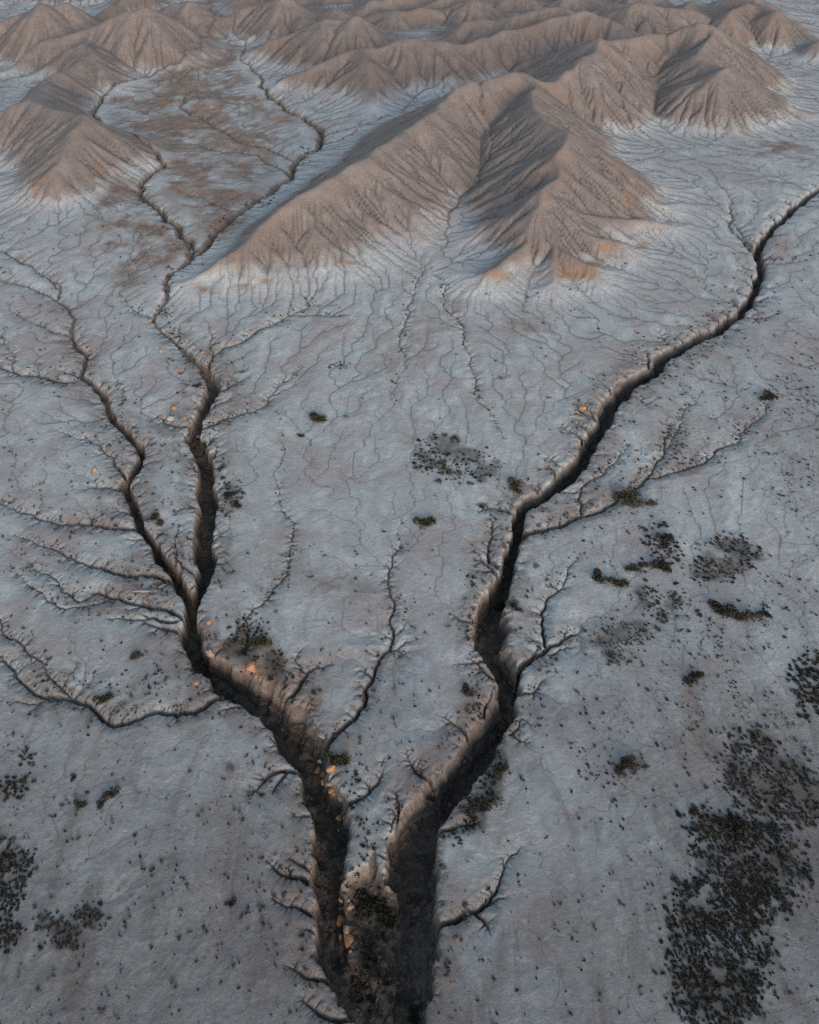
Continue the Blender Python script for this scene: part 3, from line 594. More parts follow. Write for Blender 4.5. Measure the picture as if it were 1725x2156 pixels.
# ---------------------------------------------------------------- soil zones, plus shade and falloff painted into the ground
def blob_mask(blobs, warp=26):
    m = np.zeros(G.X.shape, np.float32)
    nx = VX + warp*1.3*NA; ny = VY + warp*NB
    for vx, vy, rx, ry, s in blobs:
        e = ((nx-vx)/rx)**2 + ((ny-vy)/ry)**2
        m = np.maximum(m, s*np.exp(-e*e*.8) if s > 0 else m)
    return m
NA = fbm(G.X, G.Y, 16, 5, 71, .6); NB = fbm(G.X, G.Y, 16, 5, 72, .6)
NCN = fbm(G.X, G.Y, 6, 5, 73, .65); ND = fbm(G.X, G.Y, 1.6, 4, 74, .6)
brown = blob_mask([(450,120,60,50,1),(430,170,110,50,1),(400,215,170,45,.9),(500,250,150,60,.85),(350,270,110,60,.9),(480,320,150,60,.6),(420,380,110,70,.8),(450,450,60,60,.75),(250,450,60,70,.8),
  (300,520,80,60,.9),(270,600,60,40,.5),(470,185,90,25,1),(560,260,80,30,.7),(760,665,60,14,.45),(900,700,50,20,.3),(1120,690,70,20,.4),(930,650,60,20,.3),(1640,320,70,20,.7),(1600,180,120,22,.6),(1440,190,60,12,.3),(60,170,90,20,.8),(445,50,25,50,1),
  (1650,520,60,60,.35),(700,1230,90,70,.35),(480,1330,70,90,.6),(560,1400,60,60,.6),(640,1460,60,60,.7),(1120,1960,60,110,.4),(1500,1550,60,150,.35),(640,1180,50,40,.35),(900,730,200,60,.18),(1500,760,60,120,.2),
  (500,1700,90,150,.2),(1010,1500,60,40,.3),(1060,1380,50,50,.5),(780,1950,60,110,.8)])
brown = np.clip(brown*(1 + 1.3*NCN + .5*ND) - .12, 0, 1)*(1-.7*hm)
streak = np.clip(fbm(G.X*1.0+0.6*G.Y, G.Y*.35, 7, 4, 75, .6), 0, 1)
gravel = np.clip(.30 + .6*NB + .5*NCN + .35*sstep(1300, 2100, VY), 0, 1)*sstep(900, 1500, VY + 500*sstep(300, 900, np.abs(VX-760)))  # gravel speckle; its rise towards the viewer also paints a vignette falloff
side = np.zeros_like(Z)
# canyon ground; its depth also drives the painted floor shade
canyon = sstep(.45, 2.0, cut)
hmf = sstep(.9, 3.2, hill*(1+.35*NCN))
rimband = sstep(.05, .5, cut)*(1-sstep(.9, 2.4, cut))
ochre = blob_mask([(430,605,12,7,1),(519,603,24,10,1),(567,590,14,7,1),(452,612,12,4,.6),(735,552,22,4,1),(765,548,10,4,.7),(1035,578,34,6,1),(1065,578,22,10,.9),(1125,575,30,10,.7),(1205,572,50,14,.6),(1250,545,16,7,1),(1265,520,20,5,.8),(1352,512,18,6,1),(1300,535,16,5,.7),
  (200,358,12,4,1),(75,403,8,7,1),(85,385,16,5,.7),(1700,345-105,28,5,1),(1660,268,16,4,.8),(1560,280,30,10,.6),(1530,262,16,5,.6),(1318,425,14,16,.5),(1300,360,12,12,.4),(1140,435,10,16,.4),(1080,470,12,20,.35),(1020,485,14,16,.4),(880,500,16,20,.35),(505,545,20,8,.5),
  (920,270,14,10,.35),(1090,205,60,10,.35),(1180,200,10,10,.3),(670,255-120,40,15,.4),(410,470,10,40,.35)], 9)
ochre = np.clip(ochre*(1+.9*NCN+.4*ND)-.1, 0, 1)
pale = np.exp(-((cone+1.2)/2.6)**2)*(1-hm)*(1-brown)
dbr = np.clip((np.log10(np.maximum(flow, 1e-3))+.05)/1.15, 0, 1)*(1-canyon)  # dark crumbs along the rills, with the rills' shade painted in
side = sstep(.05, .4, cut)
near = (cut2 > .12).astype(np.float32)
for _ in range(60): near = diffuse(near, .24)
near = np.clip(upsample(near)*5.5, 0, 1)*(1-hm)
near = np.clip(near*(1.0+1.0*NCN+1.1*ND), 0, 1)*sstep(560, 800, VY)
veg = blob_mask([(b[0], b[1], b[2]*1.05, b[3]*1.05, 1) for els in PATCH if els[1] > 65 and 'tuft' not in els[4] and 'creek' not in els[4] and 'small' not in els[4] for b in els[0]], 14)
veg = np.clip(veg*(1.1+1.3*ND+.9*NCN)-.15, 0, 1)*sstep(850, 950, VY)
dbr[:-1] = np.where(G.r[:-1, None] > 150, np.maximum(dbr[:-1], dbr[1:]), dbr[:-1])
print('zones', round(time.time()-T0, 1))

# ---------------------------------------------------------------- node helpers
def mat(name):
    m = bpy.data.materials.new(name); m.use_nodes = True; nt = m.node_tree
    b = nt.nodes['Principled BSDF']
    b.inputs['Specular IOR Level'].default_value = .25
    return m, nt, b
def nd(nt, t, **kw):
    n = nt.nodes.new(t)
    for k, v in kw.items(): setattr(n, k, v)
    return n
def mixc(nt, fac, a, b, mode='MIX'):
    n = nt.nodes.new('ShaderNodeMix'); n.data_type = 'RGBA'; n.blend_type = mode
    for s, v in ((n.inputs[0], fac), (n.inputs[6], a), (n.inputs[7], b)):
        if hasattr(v, 'links'): nt.links.new(v, s)
        else: s.default_value = v if not isinstance(v, tuple) else v+((1,) if len(v) == 3 else ())
    return n.outputs[2]
def mth(nt, op, a, b=None, clamp=False):
    n = nt.nodes.new('ShaderNodeMath'); n.operation = op; n.use_clamp = clamp
    for s, v in ((n.inputs[0], a), (n.inputs[1], b)):
        if v is None: continue
        if hasattr(v, 'links'): nt.links.new(v, s)
        else: s.default_value = v
    return n.outputs[0]
def noise(nt, vec, scale, detail=4, rough=.6, dist=0):
    n = nt.nodes.new('ShaderNodeTexNoise'); n.inputs['Scale'].default_value = scale
    n.inputs['Detail'].default_value = detail; n.inputs['Roughness'].default_value = rough; n.inputs['Distortion'].default_value = dist
    nt.links.new(vec, n.inputs['Vector']); return n.outputs[0]
def rng_(nt, v, a, b, c=0, d=1):
    n = nt.nodes.new('ShaderNodeMapRange'); nt.links.new(v, n.inputs[0])
    for i, q in enumerate((a, b, c, d)): n.inputs[i+1].default_value = q
    return n.outputs[0]

# earth: clay colours and painted shade, chosen by the zone attributes
M_EARTH, nt, bs = mat('desert_clay')
tc = nd(nt, 'ShaderNodeNewGeometry').outputs['Position']
z1 = nd(nt, 'ShaderNodeAttribute', attribute_name='soil_a'); z2 = nd(nt, 'ShaderNodeAttribute', attribute_name='soil_b')
s1 = nd(nt, 'ShaderNodeSeparateColor'); nt.links.new(z1.outputs['Color'], s1.inputs[0])
s2 = nd(nt, 'ShaderNodeSeparateColor'); nt.links.new(z2.outputs['Color'], s2.inputs[0])
hillA, brownA, canA, ochA = s1.outputs[0], s1.outputs[1], s1.outputs[2], z1.outputs['Alpha']
palA, crumbShadeA, gravelFalloffA, rimA = s2.outputs[0], s2.outputs[1], s2.outputs[2], z2.outputs['Alpha']
z3 = nd(nt, 'ShaderNodeAttribute', attribute_name='soil_c'); s3 = nd(nt, 'ShaderNodeSeparateColor'); nt.links.new(z3.outputs['Color'], s3.inputs[0]); vegA = s3.outputs[0]; nearA = s3.outputs[1]; lowA = s3.outputs[2]
n_big = noise(nt, tc, .05, 5, .6); n_mid = noise(nt, tc, .35, 5, .65, .4); n_fin = noise(nt, tc, 2.2, 5, .7); n_tin = noise(nt, tc, 7.0, 3, .7); n_clod = noise(nt, tc, 1.1, 6, .72, .5)
col = mixc(nt, rng_(nt, n_mid, .35, .68), (.335, .38, .395), (.43, .478, .49))
n_pat = noise(nt, tc, .11, 7, .68, .6)
mp = nd(nt, 'ShaderNodeVectorMath', operation='MULTIPLY'); nt.links.new(tc, mp.inputs[0]); mp.inputs[1].default_value = (.42, .13, .3)
n_str = noise(nt, mp.outputs[0], 1.0, 7, .66, .8)
col = mixc(nt, mth(nt, 'MULTIPLY', rng_(nt, n_str, .50, .62), .55), col, (.29, .295, .305))
col = mixc(nt, mth(nt, 'MULTIPLY', rng_(nt, n_str, .46, .36), .55), col, (.52, .56, .575))
col = mixc(nt, mth(nt, 'MULTIPLY', rng_(nt, n_pat, .47, .60), .75), col, mixc(nt, rng_(nt, n_fin, .35, .65), (.27, .245, .25), (.37, .345, .348)))
col = mixc(nt, mth(nt, 'MULTIPLY', rng_(nt, n_pat, .63, .69), .6), col, (.25, .19, .165))
col = mixc(nt, mth(nt, 'MULTIPLY', rng_(nt, n_fin, .42, .66), .34), col, (.23, .238, .25))
col = mixc(nt, mth(nt, 'MULTIPLY', rng_(nt, n_clod, .54, .68), .45), col, (.50, .525, .54))
col = mixc(nt, mth(nt, 'MULTIPLY', lowA, .8), col, mixc(nt, rng_(nt, n_clod, .36, .62), (.085, .088, .094), (.165, .173, .182)))  # near ground and corners: darker gravel plus a painted vignette
col = mixc(nt, mth(nt, 'MULTIPLY', mth(nt, 'MULTIPLY', lowA, rng_(nt, n_str, .52, .64)), .7), col, mixc(nt, rng_(nt, n_fin, .4, .6), (.085, .075, .072), (.165, .148, .142)))
col = mixc(nt, mth(nt, 'MULTIPLY', mth(nt, 'MULTIPLY', lowA, rng_(nt, n_pat, .46, .38)), .5), col, (.25, .265, .275))
speck = rng_(nt, n_fin, .50, .66)
col = mixc(nt, mth(nt, 'MULTIPLY', gravelFalloffA, mth(nt, 'ADD', mth(nt, 'MULTIPLY', speck, .7), .3)), col, (.135, .125, .130))  # gravel tone, also part of the painted falloff
col = mixc(nt, mth(nt, 'MULTIPLY', palA, .5), col, (.46, .49, .51))
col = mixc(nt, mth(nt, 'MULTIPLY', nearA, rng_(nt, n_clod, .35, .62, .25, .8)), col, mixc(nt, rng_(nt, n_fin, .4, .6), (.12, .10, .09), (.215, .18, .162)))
bfac = mth(nt, 'MULTIPLY', brownA, rng_(nt, n_fin, .30, .62, .55, 1), True)
bcol = mixc(nt, rng_(nt, n_mid, .4, .62), (.135, .09, .066), (.25, .165, .118))
bcol = mixc(nt, rng_(nt, n_pat, .52, .66, 0, .6), bcol, (.31, .18, .105))
col = mixc(nt, bfac, col, bcol)
hcol = mixc(nt, rng_(nt, n_mid, .35, .65), (.155, .138, .135), (.222, .197, .188))
hcol = mixc(nt, mth(nt, 'MULTIPLY', rng_(nt, n_big, .45, .62), .6), hcol, (.19, .152, .133))
col = mixc(nt, hillA, col, hcol)
col = mixc(nt, mth(nt, 'MULTIPLY', rimA, .8), col, mixc(nt, rng_(nt, n_fin, .35, .65), (.105, .088, .076), (.20, .162, .135)))  # brown gully sides, with the shade of the gully insides painted in
col = mixc(nt, mth(nt, 'MULTIPLY', crumbShadeA, .66), col, (.115, .112, .115))  # rill lines: crumbs and painted rill shade in one dark tone
col = mixc(nt, mth(nt, 'MULTIPLY', ochA, .85), col, mixc(nt, n_fin, (.22, .14, .095), (.31, .20, .13)))
ccol = mixc(nt, rng_(nt, n_mid, .4, .65), (.040, .038, .037), (.095, .087, .08))  # floor colour kept dark to paint in the unlit ravine bottom
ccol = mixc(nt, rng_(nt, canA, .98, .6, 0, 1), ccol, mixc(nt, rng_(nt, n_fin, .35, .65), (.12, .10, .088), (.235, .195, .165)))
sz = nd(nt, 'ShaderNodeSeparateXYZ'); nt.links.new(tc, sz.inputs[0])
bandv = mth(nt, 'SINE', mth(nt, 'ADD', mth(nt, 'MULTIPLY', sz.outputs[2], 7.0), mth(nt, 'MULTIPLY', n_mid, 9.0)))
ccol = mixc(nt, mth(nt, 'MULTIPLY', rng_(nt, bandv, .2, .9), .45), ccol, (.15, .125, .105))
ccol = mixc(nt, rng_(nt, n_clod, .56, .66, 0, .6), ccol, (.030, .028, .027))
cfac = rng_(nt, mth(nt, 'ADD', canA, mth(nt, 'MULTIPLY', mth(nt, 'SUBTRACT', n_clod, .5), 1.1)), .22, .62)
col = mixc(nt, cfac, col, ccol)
col = mixc(nt, mth(nt, 'MULTIPLY', vegA, .7), col, (.07, .063, .056))
# small dark crumbs and stones
crumb = rng_(nt, n_tin, .64, .70)
col = mixc(nt, mth(nt, 'MULTIPLY', crumb, mth(nt, 'ADD', mth(nt, 'MULTIPLY', gravelFalloffA, .6), .12)), col, (.10, .09, .085))
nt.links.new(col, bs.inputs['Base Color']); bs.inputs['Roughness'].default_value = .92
bmp = nd(nt, 'ShaderNodeBump'); bmp.inputs['Strength'].default_value = .8; bmp.inputs['Distance'].default_value = .15
hsum = mth(nt, 'ADD', mth(nt, 'ADD', mth(nt, 'MULTIPLY', n_fin, .8), mth(nt, 'MULTIPLY', n_tin, .4)), mth(nt, 'MULTIPLY', n_clod, 1.1))
nt.links.new(hsum, bmp.inputs['Height']); nt.links.new(bmp.outputs[0], bs.inputs['Normal'])

# ---------------------------------------------------------------- the land as meshes
rows = np.array([j for j in range(G.nr) if G.r[j] < 175 or j % 2 == 0])
gx, gy, gzz = G.X[rows], G.Y[rows], Z[rows]
nr, nc = gx.shape
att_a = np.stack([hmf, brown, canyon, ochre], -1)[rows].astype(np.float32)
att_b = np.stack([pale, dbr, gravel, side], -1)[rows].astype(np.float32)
att_c = np.stack([veg, near, sstep(1150, 2150, VY+.10*np.abs(VX-862))*(.85+.3*NB), veg*0+1], -1)[rows].astype(np.float32)  # third channel: painted darkening towards the near edge and corners
idx = np.arange(nr*nc).reshape(nr, nc)
quads = np.stack([idx[:-1, :-1], idx[:-1, 1:], idx[1:, 1:], idx[1:, :-1]], -1).reshape(-1, 4)
ish = (cone[rows][:-1, :-1] > .2); isc = (cut[rows][:-1, :-1] > .8)
lab = np.where(ish, hid[rows][:-1, :-1].astype(int)+10, 0); lab = np.where(isc & ~(lab == 99), 1, lab).ravel()
P3 = np.stack([gx, gy, gzz], -1).reshape(-1, 3).astype(np.float32)
fa, fb, fc = att_a.reshape(-1, 4), att_b.reshape(-1, 4), att_c.reshape(-1, 4)
def land(name, q, material, label):
    used = np.zeros(P3.shape[0], bool); used[q.ravel()] = True
    remap = np.cumsum(used)-1; q = remap[q]
    me = bpy.data.meshes.new(name)
    n = int(used.sum()); me.vertices.add(n); me.vertices.foreach_set('co', P3[used].ravel())
    me.loops.add(q.size); me.loops.foreach_set('vertex_index', q.ravel().astype(np.int32))
    me.polygons.add(len(q)); me.polygons.foreach_set('loop_start', np.arange(0, q.size, 4, dtype=np.int32))
    me.polygons.foreach_set('use_smooth', np.ones(len(q), bool))
    me.update(calc_edges=True)
    for nm, f in (('soil_a', fa), ('soil_b', fb), ('soil_c', fc)):
        at = me.attributes.new(nm, 'FLOAT_COLOR', 'POINT'); at.data.foreach_set('color', f[used].ravel())
    me.materials.append(material)
    o = bpy.data.objects.new(name, me); COL.objects.link(o)
    o['kind'] = 'structure'; o['label'] = label
    return o
HL = {0: 'large pinkish clay hill with a bowl between its two arms', 1: 'long fluted ridge with a pyramid nose behind the large hill', 2: 'low fluted ridge crossing the middle distance', 3: 'grey clay hill with two tops beside the brown valley',
 11: 'clay hill with a dark flank at the left edge', 20: 'tiny clay cone standing in the brown valley'}
for L in np.unique(lab):
    q = quads[lab == L]
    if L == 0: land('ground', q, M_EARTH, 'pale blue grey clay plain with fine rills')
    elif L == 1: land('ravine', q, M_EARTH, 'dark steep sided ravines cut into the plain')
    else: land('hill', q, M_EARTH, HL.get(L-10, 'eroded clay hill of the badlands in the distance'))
print('land', round(time.time()-T0, 1), len(quads))
# the country beyond and below, out to the horizon
me = bpy.data.meshes.new('far_ground'); s = 9000
ring = [(-s, -s, -14), (s, -s, -14), (s, s, -14), (-s, s, -14)]
me.from_pydata(ring, [], [(0, 1, 2, 3)]); M_FAR, nt, bs = mat('far_clay'); bs.inputs['Base Color'].default_value = (.27, .25, .25, 1); bs.inputs['Roughness'].default_value = .95
me.materials.append(M_FAR); o = bpy.data.objects.new('far_ground', me); COL.objects.link(o); o['kind'] = 'structure'
# ---------------------------------------------------------------- plants, stones, driftwood
def mesh_from(name, V, F, material):
    me = bpy.data.meshes.new(name)
    V = np.asarray(V, np.float32); F = np.asarray(F, np.int32)
    k = F.shape[1]
    me.vertices.add(len(V)); me.vertices.foreach_set('co', V.ravel())
    me.loops.add(F.size); me.loops.foreach_set('vertex_index', F.ravel())
    me.polygons.add(len(F)); me.polygons.foreach_set('loop_start', np.arange(0, F.size, k, dtype=np.int32))
    me.update(calc_edges=True); me.validate(); me.materials.append(material)
    return me
def foliage_mat(name, a, b):
    m, nt, bs = mat(name)
    g = nd(nt, 'ShaderNodeNewGeometry').outputs['Position']
    oi = nd(nt, 'ShaderNodeObjectInfo').outputs['Random']
    n = noise(nt, g, 3.0, 3, .7)
    c = mixc(nt, rng_(nt, n, .35, .65), a, b)
    c = mixc(nt, mth(nt, 'MULTIPLY', oi, .5), c, (.075, .066, .052))
    nt.links.new(c, bs.inputs['Base Color']); bs.inputs['Roughness'].default_value = .9; bs.inputs['Specular IOR Level'].default_value = .1
    return m
M_OLIVE = foliage_mat('olive_leaves', (.030, .034, .020), (.062, .064, .034))
M_DARK = foliage_mat('dark_leaves', (.022, .024, .019), (.042, .042, .032))
M_GREY = foliage_mat('dry_twigs', (.052, .048, .044), (.095, .088, .080))
M_WOOD, nt, bs = mat('weathered_wood'); g_ = nd(nt, 'ShaderNodeNewGeometry').outputs['Position']
nt.links.new(mixc(nt, noise(nt, g_, 8, 4, .7), (.16, .14, .125), (.32, .29, .26)), bs.inputs['Base Color'])
M_STEM, nt, bs = mat('shrub_bark'); bs.inputs['Base Color'].default_value = (.07, .055, .045, 1); bs.inputs['Roughness'].default_value = .9
def stone_mat(name, a, b, c):
    m, nt, bs = mat(name); g = nd(nt, 'ShaderNodeNewGeometry').outputs['Position']
    col = mixc(nt, rng_(nt, noise(nt, g, 2.2, 5, .7), .35, .65), a, b)
    col = mixc(nt, rng_(nt, noise(nt, g, 9, 4, .7), .55, .66), col, c)
    nt.links.new(col, bs.inputs['Base Color']); bs.inputs['Roughness'].default_value = .85
    bp = nd(nt, 'ShaderNodeBump'); bp.inputs['Strength'].default_value = .6; bp.inputs['Distance'].default_value = .05
    nt.links.new(noise(nt, g, 7, 5, .7), bp.inputs['Height']); nt.links.new(bp.outputs[0], bs.inputs['Normal'])
    return m
M_ORANGE = stone_mat('orange_sandstone', (.30, .165, .09), (.40, .235, .135), (.16, .095, .06))
M_TAN = stone_mat('tan_sandstone', (.24, .18, .145), (.31, .235, .19), (.15, .115, .095))
M_PALE = stone_mat('pale_stone', (.33, .30, .275), (.42, .39, .36), (.22, .20, .18))
M_MAUVE = stone_mat('mauve_clay', (.12, .095, .085), (.17, .125, .11), (.09, .07, .065))

def foliage(seed, n, leaf, spread=1.0, lobes=5, tall=.6):
    """unit shrub, one metre across: many leaf sized blades in uneven lobes"""
    r = np.random.default_rng(seed)
    cen = r.normal(0, .20*spread, (lobes, 2)); cr = r.uniform(.16, .30, lobes)
    k = r.integers(0, lobes, n)
    u = r.normal(0, 1, (n, 3)); u /= np.linalg.norm(u, axis=1)[:, None]; u[:, 2] = np.abs(u[:, 2])
    rad = cr[k]*r.uniform(.45, 1.12, n)
    p = np.stack([cen[k, 0]+u[:, 0]*rad, cen[k, 1]+u[:, 1]*rad, .04+u[:, 2]*rad*tall*2.0], 1)
    d = u*np.array([1, 1, 1.0]) + np.array([0, 0, .7]) + r.normal(0, .35, (n, 3)); d /= np.linalg.norm(d, axis=1)[:, None]
    s = np.cross(d, r.normal(0, 1, (n, 3))); s /= np.linalg.norm(s, axis=1)[:, None]
    L = leaf*r.uniform(.6, 1.4, n)[:, None]; W = L*.42
    V = np.stack([p-d*L*.5, p+s*W, p+d*L*.7, p-s*W], 1).reshape(-1, 3)
    F = np.arange(4*n).reshape(n, 4)
    return V, F
def stems(seed, n=7):
    r = random.Random(seed); V = []; F = []
    for i in range(n):
        a = r.uniform(0, 6.28); e = r.uniform(.12, .32); h = r.uniform(.18, .42); w = .014; b = len(V)
        mid = (math.cos(a)*e*.45, math.sin(a)*e*.45, h*.6); tip = (math.cos(a+.2)*e, math.sin(a+.2)*e, h)
        for q, ww in (((0, 0, -.08), w), (mid, w*.7), (tip, w*.3)):
            for t in range(3): V.append((q[0]+ww*math.cos(t*2.1), q[1]+ww*math.sin(t*2.1), q[2]))
        for l in (0, 3):
            for t in range(3): F.append((b+l+t, b+l+(t+1) % 3, b+l+3+(t+1) % 3, b+l+3+t))
    return V, F
BIG = [mesh_from('foliage', *foliage(100+i, 900, .075, lobes=6+i), (M_OLIVE, M_DARK, M_OLIVE, M_DARK, M_GREY)[i]) for i in range(5)]
BIG_W = [mesh_from('foliage', *foliage(120+i, 900, .075, 1.35, 9), (M_OLIVE, M_DARK)[i]) for i in range(2)]
STEM = [mesh_from('stems', *stems(i), M_STEM) for i in range(3)]
SMALL = {m.name: [mesh_from('shrub', *foliage(200+i, 150, .15, lobes=3+i % 3), m) for i in range(5)] for m in (M_OLIVE, M_DARK, M_GREY)}
def pxm(x, y, z): return (y*CP + (HCAM-z)*SP)/FV
def slope_sink(x, y, r): return min(gz(x+dx, y+dy) for dx, dy in ((r, 0), (-r, 0), (0, r), (0, -r), (0, 0)))
def big_shrub(vx, vy, w, label, kind=0, tall=1.0, wide=False, group=None):
    x, y, z = onground(vx, vy+w*.12); s = w*pxm(x, y, z)*1.1
    e = bpy.data.objects.new('shrub', None); COL.objects.link(e)
    e.location = (x, y, slope_sink(x, y, s*.2)-.03); e.rotation_euler = (0, 0, random.uniform(0, 6.28) if not wide else random.uniform(-.3, .3)); e.empty_display_size = .3
    e.scale = (s*(1.25 if wide else 1), s*(.75 if wide else 1), s*.8*tall)
    f = bpy.data.objects.new('foliage', BIG_W[kind % 2] if wide else BIG[kind]); f.parent = e; COL.objects.link(f)
    t = bpy.data.objects.new('stems', STEM[kind % 3]); t.parent = e; COL.objects.link(t)
    e['label'] = label; e['category'] = 'shrub'
    if group: e['group'] = group
    return e
BS = [
 (674,877,33,'round olive shrub alone on the pale plain right of the left ravine',0,1,0),
 (898,1093,37,'round olive shrub standing alone at the centre of the pale plain',0,1,0),
 (1084,1023,33,'round olive shrub close to the left rim of the right ravine at its bend',2,1,0),
 (1016,1063,26,'small rust tinged shrub left of the bend of the right ravine',4,.8,0),
 (1614,833,31,'round dark shrub alone on the plain near the right edge, the farthest one',1,1,0),
 (1330,1048,58,'wide olive shrub at the end of the side gully right of the right ravine',0,.9,1),
 (1262,1211,34,'compact dark shrub, leftmost of the row right of the right ravine',1,1,0),
 (1306,1222,34,'bushy olive shrub in the middle of the row right of the right ravine',0,1,0),
 (1333,1196,28,'low dark shrub behind the middle of the row right of the right ravine',3,.8,0),
 (1392,1190,36,'dark green shrub at the foot of the shrub patch right of the row',1,1,0),
 (1400,1130,30,'tall dark shrub at the top of the patch right of the row',3,1.1,0),
 (1516,1275,40,'dark shrub forming the left half of the long clump near the right edge',1,1,0),
 (1552,1290,44,'dark shrub forming the right half of the long clump near the right edge',3,1,1),
 (1612,1292,22,'small dark shrub just right of the long clump near the right edge',1,.8,0),
 (1330,1606,40,'olive shrub, right one of the pair on the plain right of the lower ravine',0,1,1),
 (1309,1616,30,'dark shrub, left one of the pair on the plain right of the lower ravine',1,1,0),
 (1466,1422,30,'dark shrub with a grey thicket on its left, between ravine and right edge',1,1,0),
 (1445,1430,22,'small grey brown shrub at the left of the dark one',4,.8,0),
 (289,1376,25,'small grey brown shrub alone on the pale plain at the left',4,1,0),
 (222,1463,34,'olive shrub beside the meandering gully at the left',0,.9,0),
 (1060,1278,32,'olive shrub on the lip of the right ravine where it widens, left one',0,1,0),
 (1084,1276,26,'olive shrub on the lip of the right ravine where it widens, right one',2,1,0),
 (715,1590,46,'olive shrub above the row of orange stones in the left ravine',0,1,0),
 (545,1352,38,'olive shrub on the bank above the bend of the left ravine',0,.9,0),
 (1545,1735,46,'large round black green shrub inside the big thicket at the lower right',3,1,0),
 (1430,1712,16,'small dark shrub alone beside the hollow left of the thicket',1,.8,0),
 (1460,1705,18,'small dark shrub in the hollow left of the thicket',1,.8,0),
 (486,1898,20,'small black shrub alone on the lower left plain',1,1,0),
 (236,1667,26,'round black shrub, right one of the group at the lower left',1,1,0),
 (216,1690,22,'round black shrub, lower one of the group at the lower left',3,1,0),
 (173,1688,24,'dark olive shrub in the middle of the group at the lower left',0,1,0),
 (154,1636,14,'small black shrub at the top left of the group at the lower left',1,1,0),
 (635,915-0,14,'small olive shrub between the pale plain and the left ravine',0,.8,0),
 (436,922,32,'olive shrub on the right lip of the left ravine',0,1,0),
 (415,870-60,16,'small dark shrub at the left lip of the left ravine',1,.8,0),
 (408,1030,22,'olive shrub left of the left ravine beside its straight reach',0,.9,0),
 (486,1040,24,'dark shrub, lower one right of the left ravine',1,.9,0),
 (500,1060,22,'dark shrub, far right one right of the left ravine',3,.9,0),
 (466,985,18,'olive shrub right of the left ravine above the dark ones',2,.8,0),
 (322,1085,26,'olive shrub on the tongue of land between the two left ravines',0,.8,0),
 (338,1100,22,'grey shrub on the tongue of land between the two left ravines',4,.8,0),
 (395,1132,14,'small dark shrub near the tip of the tongue between the two left ravines',1,.8,0),
 (290,1065,18,'olive shrub at the rim of the leftmost ravine',0,.8,0),
 (785,1885,70,'large dark green shrub on the low bank between the lower ravines',3,.8,0),
 (810,1925,50,'dark green shrub below the large one on the low bank between the lower ravines',0,.8,0),
 (775,2010,60,'dark green shrub halfway down the low bank between the lower ravines',3,.8,0),
 (775,2085,56,'dark green shrub at the foot of the low bank between the lower ravines',1,.8,0),
 (880,2140,36,'yellow green shrub at the bottom edge beside the right ravine',0,1,0),
 (1012,1690,44,'wide dark shrub on the right bank of the lower right ravine',1,.8,1),
 (1000,1738,34,'dark round shrub below the wide one on the right bank of the right ravine',3,.9,0),
 (1055,1620,30,'dark shrub at the top of the right bank of the lower right ravine',1,.9,0),
 (985,1450,28,'dark shrub on the left bank of the right ravine below its bulge',1,.9,0),
 (1008,1480,24,'olive shrub at the left edge of the right ravine below its bulge',2,.9,0),
 (620,820-200,1,'',0,1,0),
]
for b in BS:
    if b[3]: big_shrub(b[0], b[1], b[2], b[3], b[4], b[5], bool(b[6]))

# patches: many shrubs of one kind; the largest are objects, the rest one mass
pr = random.Random(77); allp = []
KIND = {'D': 'dark_leaves', 'G': 'dry_twigs', 'O': 'olive_leaves'}
for els, n, (s0, s1), kinds, label, group in PATCH:
    ar = [e[2]*e[3] for e in els]; tot = sum(ar); c = 0; tries = 0; mine = []
    while c < n and tries < n*14:
        tries += 1
        e = pr.choices(els, ar)[0]; a = pr.uniform(0, 6.28); q = math.sqrt(pr.random())*pr.choice((1, 1, 1, 1.25, 1.6))
        vx, vy = e[0]+e[2]*q*math.cos(a), e[1]+e[3]*q*math.sin(a)
        w = s0+(s1-s0)*pr.random()**2.6
        if fbm(np.float32(vx), np.float32(vy), 22, 3, 5) + .25 < pr.uniform(-.25, .35): continue
        if any((vx-b[0])**2+(vy-b[1])**2 < (.33*(w+b[2]))**2 for b in mine): continue
        mine.append((vx, vy, w)); c += 1
        allp.append((w, vx, vy, KIND[pr.choice(kinds)], label, group))
# lone tufts over the whole plain
for k in range(900):
    vx = pr.uniform(0, 1725); vy = 620+1530*pr.random()**.8
    w = 2.2+4.6*pr.random()**2.5*(1 if vy < 1200 else 1.6)
    if 480 < vx < 1250 and vy < 1150 and pr.random() < .75: continue
    allp.append((w, vx, vy, KIND[pr.choice('DGG')], None, None))
# growth that follows the small gullies, mostly on their shaded upper side
for line in CREEKS:
    for a_, b_ in zip(line[:-1], line[1:]):
        if a_[1] < 540 or a_[1] > 1900: continue
        Lp = math.hypot(b_[0]-a_[0], b_[1]-a_[1])
        for _ in range(int(Lp/(3.2 if a_[0] > 1180 else 6.5))):
            t_ = pr.random(); off = pr.gauss(-3.5, 5.5)
            nx_, ny_ = -(b_[1]-a_[1])/Lp, (b_[0]-a_[0])/Lp
            if nx_+ny_*1.0 > 0: nx_, ny_ = -nx_, -ny_
            allp.append((2.2+4.4*pr.random()**2.2, a_[0]+t_*(b_[0]-a_[0])-nx_*off, a_[1]+t_*(b_[1]-a_[1])-ny_*off, KIND[pr.choice('GGDO')], None, 'gully'))
def cutat(x, y):
    u = (math.log(math.hypot(x, y+CY))-math.log(R0))/G.d; t = (math.atan2(x, y+CY)+TH)/G.d
    return float(cut[min(max(int(u), 0), G.nr-1), min(max(int(t), 0), G.nc-1)])
PST = {}
for g__ in {p[5] for p in allp if p[4]}:
    q = np.array([(p[1], p[2]) for p in allp if p[5] == g__]); PST[g__] = (*q.mean(0), *q.std(0))
allp.sort(key=lambda p: -p[0]); made = 0; rest = []
